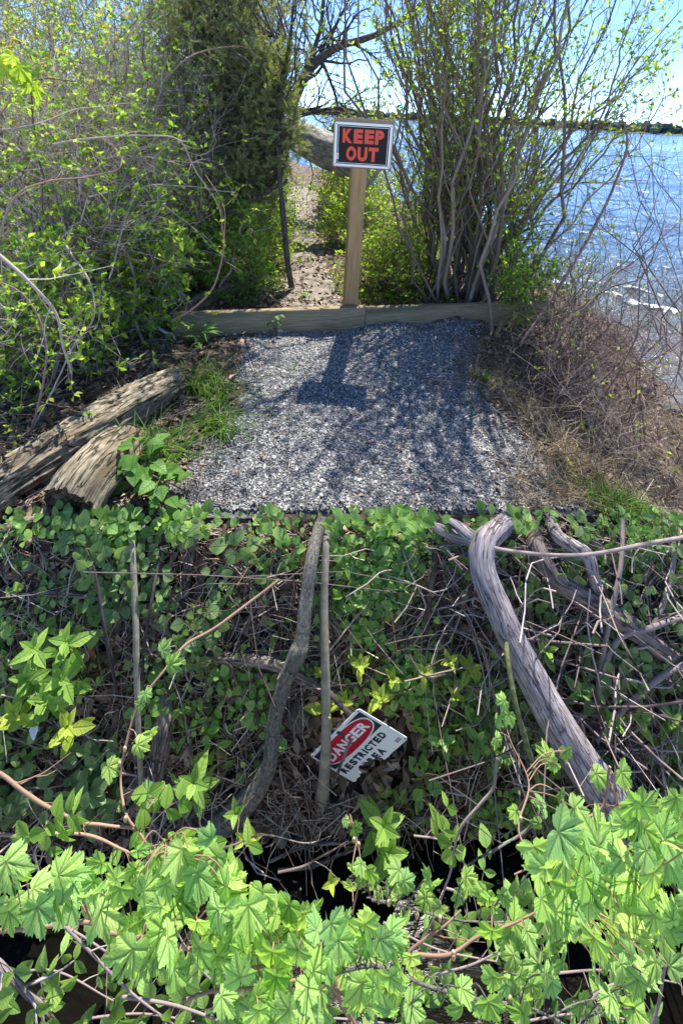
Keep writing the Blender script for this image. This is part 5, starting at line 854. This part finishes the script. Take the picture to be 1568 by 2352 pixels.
for i, (u, v, px, lab) in enumerate([(75, 1490, 46, 'bright shoot at the left edge, upper of the group'), (150, 1475, 52, 'tallest bright shoot of the left group'), (60, 1560, 50, 'bright leafy shoot low at the left edge'), (140, 1560, 56, 'broad bright shoot in the middle of the left group'), (30, 1640, 48, 'yellowish shoot at the left edge above the white scrap'), (155, 1670, 50, 'yellowish shoot right of the white scrap'), (100, 1610, 50, 'lower broad shoot of the left group'), (445, 1800, 56, 'large upright shoot right of the broken stump'), (540, 1870, 44, 'bright shoot at the foot of the leaning trunk'), (585, 1925, 34, 'small yellow shoot over the dark water'), (560, 1930, 38, 'yellow three-leaved shoot over the dark water'), (880, 1900, 62, 'large pale shoot standing over the water in the middle'), (895, 1960, 52, 'second large pale shoot below the first, over the water'), (760, 2030, 36, 'small yellow shoot over the stream centre')]):
    shoot(u, v, px, lab, 540+i, M_tip if i in (4, 5, 9, 10, 13) else M_seed, h=.14, tiers=3 if px > 44 else 1+(i < 8), h0=.06, grp='pale shoots near the stream')
m = MB(); c = onb(80, 1668, .06); a = R_(4).normal(size=(5, 3)); place(m, t_leaf(.8, .5, .5), np.repeat(c[None], 5, 0), a, a[::-1]+BN, .03); tag(m.build('paper_scrap', M_white, off=c), 'crumpled white scrap caught between two yellowish shoots at the left', 'scrap')
# ---- foreground: lobed-leaf branches over the stream
MP = [t_maple(k, .05+.16*(k % 4)) for k in range(14)]
FB = np.array([0, -.8, .62])
def mbranch(lab, stem, w, leaves, seed, d=.85, mat=None, fill=None, cane=None, name='lobed_leaf_branch'):
    """stem: (u, v[, depth]); leaves: (u, v, px); fill: (polygon, count, px range)"""
    rg = R_(seed); S = np.array([at(q[0], q[1], q[2] if len(q) > 2 else d) for q in stem]); SS_ = spline(S, 40); SS_ = SS_+.004*np.stack([vnoise(SS_, 14, k) for k in range(3)], -1); L = [list(q) for q in leaves]
    if fill:
        for poly, n, pr in fill:
            pts = []; tries = 0; p = np.array(poly, float)
            while len(pts) < n*1.9 and tries < 6000:
                tries += 1; q = rg.uniform(p.min(0), p.max(0)); rmin = pr[0]*.4
                if inpoly(np.array([q[0]]), np.array([q[1]]), poly)[0] and all((q[0]-a)**2+(q[1]-b)**2 > rmin**2 for a, b, _ in pts): pts.append((q[0], q[1], rg.uniform(*pr)))
            L += pts
    root = thing(name, lab, 'branch', S[0], 'lobed-leaf branches over the stream'); m = MB(); r0_ = w*.38*d/F; tubes(m, SS_, np.linspace(1, .5, 40)*r0_*(1+.15*vnoise(SS_, 40, 2)), 9)
    Lm = [MB(), MB(), MB()]; pet = []; l = MB()
    for i, q in enumerate(L):
        dd = d+rg.uniform(-.07, .05) if len(q) < 4 else q[3]; tipc = at(q[0], q[1], dd); s = q[2]*dd/F*rg.uniform(.4, .64); t = rg.normal()*60; a = math.radians(t); scr = nrm(-UP*math.cos(a)+RT*math.sin(a))
        nn = nrm(FB+rg.normal(size=3)*.36); dr = nrm(scr-nn*(scr@nn)+rg.normal(size=3)*.05); bpos = tipc-dr*s*.32
        place(l, MP[rg.integers(0, 14)], bpos[None], dr, nn, np.array([s])); j = np.argmin(np.linalg.norm(SS_-bpos, axis=1)+np.abs(rg.normal(size=40))*.02); f = SS_[j]
        K = spline([f, (f+bpos)/2-nn*.012+UP*.008, bpos], 7)
        pet.append(K)
    tubes(m, np.array(pet), np.full((len(pet), 7), .0011), 5); m.build('stem', cane or M_cane, root); l.build('foliage', mat or M_map, root)
    for k in range(3): c = SS_[rg.integers(4, 38)]+rg.normal(size=3)*.003; D = IV*np.array([.004, .004, .007]); b = MB(); b.add(D@np.array([ET, FB, UP])+c, IF); b.build('bud', M_bud, root)
    return root
M_bud = mat_surf('pale_bud', [(.3, (.45, .3, .18)), (.7, (.62, .48, .3))], 40, bump=.2)
mbranch('branch of big lobed leaves in the lower left corner, over the water', [(-40, 2140), (70, 2132), (200, 2120), (330, 2150), (440, 2180), (540, 2225)], 13, [(20, 2010, 120), (110, 2075, 105), (210, 2060, 110), (20, 2100, 90), (150, 2000, 90), (260, 2010, 90)], 701, .8, fill=[([(-20, 1990), (290, 1985), (330, 2060), (250, 2120), (-20, 2120)], 7, (85, 120))])
mbranch('dense branch of lobed leaves left of centre, rising from the stream', [(360, 2200), (380, 2120), (420, 2050), (400, 1980), (370, 1930)], 9, [(370, 1975, 75), (390, 2010, 90), (455, 2030, 110), (350, 2045, 95), (540, 2020, 75), (440, 1955, 70), (410, 1935, 60)], 702, .84, fill=[([(300, 1930), (470, 1930), (580, 2010), (560, 2080), (290, 2070)], 10, (75, 110))])
mbranch('widest branch of overlapping lobed leaves at the bottom centre-left', [(250, 2140), (400, 2165), (520, 2215), (650, 2200), (760, 2180)], 12, [(290, 2215, 125), (360, 2150, 95), (300, 2135, 80), (560, 2130, 110), (610, 2200, 125), (620, 2090, 90), (700, 2120, 95), (770, 2140, 90), (410, 2240, 80)], 703, .78, fill=[([(300, 2080), (580, 2070), (800, 2110), (790, 2200), (640, 2260), (430, 2200), (260, 2230)], 18, (85, 125))])
mbranch('lower branch of lobed leaves at the bottom, left of centre', [(420, 2300), (520, 2270), (640, 2250), (740, 2255), (800, 2300)], 10, [(530, 2280, 100), (600, 2300, 100), (590, 2345, 90), (700, 2300, 100), (690, 2340, 90), (430, 2235, 90)], 704, .76, fill=[([(480, 2230), (740, 2210), (760, 2360), (540, 2360)], 9, (80, 110))])
mbranch('branch of lobed leaves at bottom centre around a grey stem', [(720, 2262), (800, 2225), (880, 2228), (990, 2272), (1090, 2290), (1220, 2320), (1320, 2370)], 12, [(850, 2150, 110), (790, 2160, 100), (900, 2180, 90), (870, 2265, 100), (830, 2290, 110), (900, 2300, 110), (1130, 2260, 85), (1260, 2270, 95), (1130, 2320, 90), (1400, 2310, 100), (1460, 2300, 70), (1340, 2320, 70)], 705, .8, mat=None, fill=[([(780, 2110), (920, 2140), (960, 2200), (980, 2330), (800, 2350)], 10, (80, 110)), ([(1040, 2240), (1500, 2250), (1520, 2352), (1040, 2352)], 7, (60, 95))], cane=M_gbark)
mbranch('large blurred-looking mass of lobed leaves at the right edge', [(1640, 2060), (1500, 1990), (1400, 2020), (1290, 2075), (1230, 2110)], 13, [(1500, 1850, 110), (1440, 1895, 120), (1380, 1960, 120), (1290, 1975, 115), (1400, 2050, 130), (1500, 2030, 120), (1540, 1960, 110), (1330, 2080, 100), (1460, 2100, 100)], 706, .78, fill=[([(1230, 1960), (1380, 1880), (1480, 1835), (1600, 1830), (1620, 2140), (1480, 2150), (1400, 2110), (1260, 2100)], 24, (85, 125))])
mbranch('branch of medium lobed leaves at the lower right, beneath the big mass', [(960, 2190), (1040, 2190), (1120, 2145), (1200, 2112), (1290, 2070)], 10, [(1160, 2170, 95), (1280, 2180, 85), (1290, 2130, 90), (1420, 2190, 85), (1500, 2230, 100), (1200, 2225, 70), (1430, 2170, 70)], 707, .86, fill=[([(1110, 2140), (1350, 2100), (1560, 2140), (1568, 2260), (1400, 2230), (1130, 2230)], 13, (65, 95))])
mbranch('grey twig with small lobed leaves in the middle over the stream', [(850, 2062), (895, 2068), (950, 2092), (1040, 2110), (1170, 2118)], 8, [(910, 2030, 60), (860, 2035, 50), (1000, 2030, 65), (1005, 2095, 60), (975, 2075, 50), (1080, 2015, 60), (1110, 2065, 65), (1160, 2070, 60), (830, 2010, 45), (1240, 2000, 60)], 708, .95, cane=M_gbark, fill=[([(820, 1990), (1020, 2010), (1180, 2060), (1150, 2090), (830, 2060)], 7, (45, 65))])
mbranch('red arching cane with few lobed leaves on the left, over the bank', [(640, 1330, 1.25), (500, 1440, 1.2), (430, 1482, 1.17), (375, 1545, 1.13), (318, 1620, 1.1), (290, 1710, 1.07), (278, 1790, 1.05), (290, 1870, 1.0), (325, 1920, .98), (360, 1985, .95)], 10, [(380, 1485, 60), (400, 1525, 50), (335, 1600, 50), (320, 1620, 40), (345, 1690, 62), (325, 1715, 50), (258, 1768, 60), (335, 1815, 60), (370, 1820, 50), (345, 1835, 55)], 709, 1.08)
mbranch('sprigs of small lobed leaves hanging before the silver trunk', [(1240, 1990, .95), (1190, 1900, 1), (1215, 1800, 1.05), (1170, 1700, 1.1), (1145, 1600, 1.15)], 6, [(1150, 1612, 55), (1165, 1650, 55), (1140, 1660, 45), (1145, 1705, 50), (1250, 1735, 50), (1300, 1735, 60), (1270, 1760, 50), (1240, 1850, 60), (1290, 1830, 55), (1230, 1890, 50), (1310, 1880, 60), (1180, 1870, 40), (1330, 1860, 60)], 710, 1.1)
mbranch('pair of lobed leaves lying on the lower end of the silver trunk', [(1440, 1930, .95), (1425, 1860, 1.0), (1410, 1800, 1.02)], 6, [(1380, 1790, 80), (1435, 1785, 75), (1340, 1900, 60), (1300, 1900, 50)], 711, 1.02)
mbranch('brown twig with tiny lobed leaves right of the large pale shoots', [(810, 2100, 1), (825, 1980, 1.02), (810, 1900, 1.05), (800, 1880, 1.05)], 5, [(795, 1890, 40), (820, 1905, 48), (810, 2000, 45), (830, 2030, 48), (800, 2040, 45)], 712, 1.02)
# broad-leaved sprays and bare canes in the foreground
def spray(stem, lab, seed, d, px, nl, w=7, mat=None, smat=None):
    rg = R_(seed); S = np.array([at(u, v, d) for u, v in stem]); SS_ = spline(S, 26); m = MB(); tubes(m, SS_, np.linspace(1, .5, 26)*w*.5*d/F, 7); P1, R1 = grow(SS_[None], np.full((1, 26), w*.5*d/F), max(4, nl//4), (.05, 1), (.03, .1), (35, 80), 5, .1, .15, rg); tubes(m, P1, R1, 4)
    root = thing('leafy_spray', lab, 'branch', S[0], 'leafy sprays over the stream'); m.build('stem', smat or M_vine, root); l = MB(); s = px*d/F
    for p in P1:
        for k in (2, 4):
            for sg in (-1, 1):
                t = nrm(p[k]-p[k-1]); sd = nrm(np.cross(t, FB)); place(l, T_L if rg.random() < .5 else T_R, p[k][None], t*.5+sd*sg+rg.normal(size=3)*.2, FB+rg.normal(size=3)*.3, np.array([s*rg.uniform(.7, 1.1)]))
    l.build('foliage', mat or M_seed, root)
spray([(-30, 2190), (60, 2280), (110, 2330), (140, 2380)], 'grey branch with oval leaves in the bottom left corner', 801, .9, 42, 26, 18, smat=M_drift)
spray([(130, 2110), (200, 2180), (300, 2280), (420, 2370)], 'thin branch with oval leaves right of the bottom left corner', 802, .92, 40, 26)
spray([(280, 2290), (400, 2310), (520, 2352), (560, 2370)], 'low spray of oval leaves at the bottom edge', 803, .95, 42, 18)
spray([(90, 2010), (80, 1960), (95, 1930), (100, 1900)], 'upright oval-leaved spray at the left above the lobed leaves', 804, .95, 46, 10, 5)
spray([(480, 2060), (478, 1980), (460, 1900), (455, 1840)], 'upright oval-leaved spray behind the dense lobed branch', 805, .98, 46, 14, 5)
spray([(350, 1960), (345, 1900), (360, 1850)], 'oval-leaved spray below the red arching cane', 806, 1.0, 42, 10, 5)
spray([(1000, 2240), (1100, 2210), (1200, 2150)], 'dim oval-leaved spray beneath the medium lobed leaves', 807, 1.05, 34, 14, 5, M_gc)
spray([(1450, 2352), (1430, 2250), (1440, 2150)], 'dim oval-leaved spray at lower right under the lobed leaves', 808, 1.05, 36, 12, 5, M_gc)
spray([(950, 1920), (1010, 1930), (1060, 1960)], 'pale three-leaved sprays beside the clover over the water', 809, 1.1, 34, 8, 4)
for i, (st_, lab) in enumerate([([(-20, 2250), (120, 2230), (260, 2300)], 'shaded oval-leaved spray filling the lower left corner'), ([(200, 2340), (330, 2330), (470, 2352)], 'shaded oval-leaved spray at the bottom edge left of centre'), ([(620, 2352), (760, 2340), (960, 2360)], 'shaded oval-leaved spray at the bottom edge right of centre'), ([(880, 2120), (1000, 2180), (1140, 2210)], 'shaded oval-leaved spray behind the grey twig over the stream'), ([(1180, 2352), (1330, 2330), (1500, 2352)], 'shaded oval-leaved spray along the bottom right edge'), ([(1240, 2240), (1400, 2230), (1560, 2260)], 'shaded oval-leaved spray under the right leaf mass'), ([(1020, 2040), (1160, 2080), (1260, 2160)], 'shaded oval-leaved spray between grey twig and right leaf mass'), ]): spray(st_, lab, 850+i, 1.12, 40, 40, 5, M_gc)
for i, (pts, w, d, lab, mt) in enumerate([([(-30, 1770), (60, 1820), (120, 1860), (185, 1893), (310, 1900), (345, 1935)], 9, 1.0, 'pale budding cane from the left edge to the red cane', M_cane), ([(-30, 1925), (120, 1915), (220, 1928), (330, 1968)], 8, .98, 'red-brown cane above the left lobed leaves', M_cane), ([(-20, 2000), (60, 2060), (140, 2120), (240, 2190), (300, 2260)], 6, 1.0, 'bare cane under the left lobed leaves', M_vine), ([(1145, 1740), (1130, 1820), (1060, 1900), (1040, 1990), (1010, 2070), (970, 2170)], 7, 1.1, 'long pinkish cane hanging from the trunk to the stream', M_vine), ([(1240, 1870), (1200, 1920), (1120, 1960), (1060, 2000)], 7, 1.08, 'bent grey twig over the clover', M_gbark), ([(1400, 1760), (1380, 1850), (1300, 1900), (1230, 1980), (1180, 2010)], 6, 1.0, 'brown cane from the lower end of the silver trunk', M_cane), ([(940, 2180), (1010, 2130), (1060, 2095)], 7, .95, 'short reddish stub of cane at centre right', M_cane), ([(500, 1950), (620, 1920), (700, 1935), (760, 1925)], 4, 1.2, 'thin grey twig reaching over the water', M_deadwd), ([(640, 2000), (700, 1985), (770, 1945), (800, 1930)], 5, 1.1, 'bare twig dipping to the dark water', M_deadwd), ([(1500, 2352), (1530, 2200), (1550, 2100)], 7, 1, 'upright cane at the lower right edge', M_vine), ([(860, 2352), (870, 2250), (880, 2200)], 6, 1, 'pale upright twig at bottom centre', M_vine), ([(760, 2240), (800, 2330), (820, 2370)], 18, .85, 'peeling red-brown branch at the bottom edge', M_cane), ([(1210, 2352), (1190, 2280), (1230, 2180)], 7, 1, 'whitish upright twig right of bottom centre', M_drift), ([(1330, 2352), (1380, 2280), (1500, 2230), (1600, 2190)], 6, 1.02, 'thin cane rising to the right edge', M_vine), ([(620, 2352), (560, 2300), (480, 2240), (400, 2130)], 6, .98, 'thin bare cane behind the bottom leaves', M_vine)]):
    Q = np.array([at(u, v, d) for u, v in pts]); S = spline(Q, 34); S = S+.005*np.stack([vnoise(S, 16, i*3+k) for k in range(3)], -1); m = MB(); R = np.linspace(1, .55, 34)*w*.5*d/F*(1+.14*vnoise(S, 45, 1)); tubes(m, S, R, 8, cap=True); P1, R1 = grow(S[None], R[None], 4, (.1, .9), (.03, .14), (30, 70), 5, .05, .2, R_(i)); tubes(m, P1, R1, 4); tag(m.build('bare_cane', mt, off=Q[0]), lab, 'cane', 'bare canes over the stream')
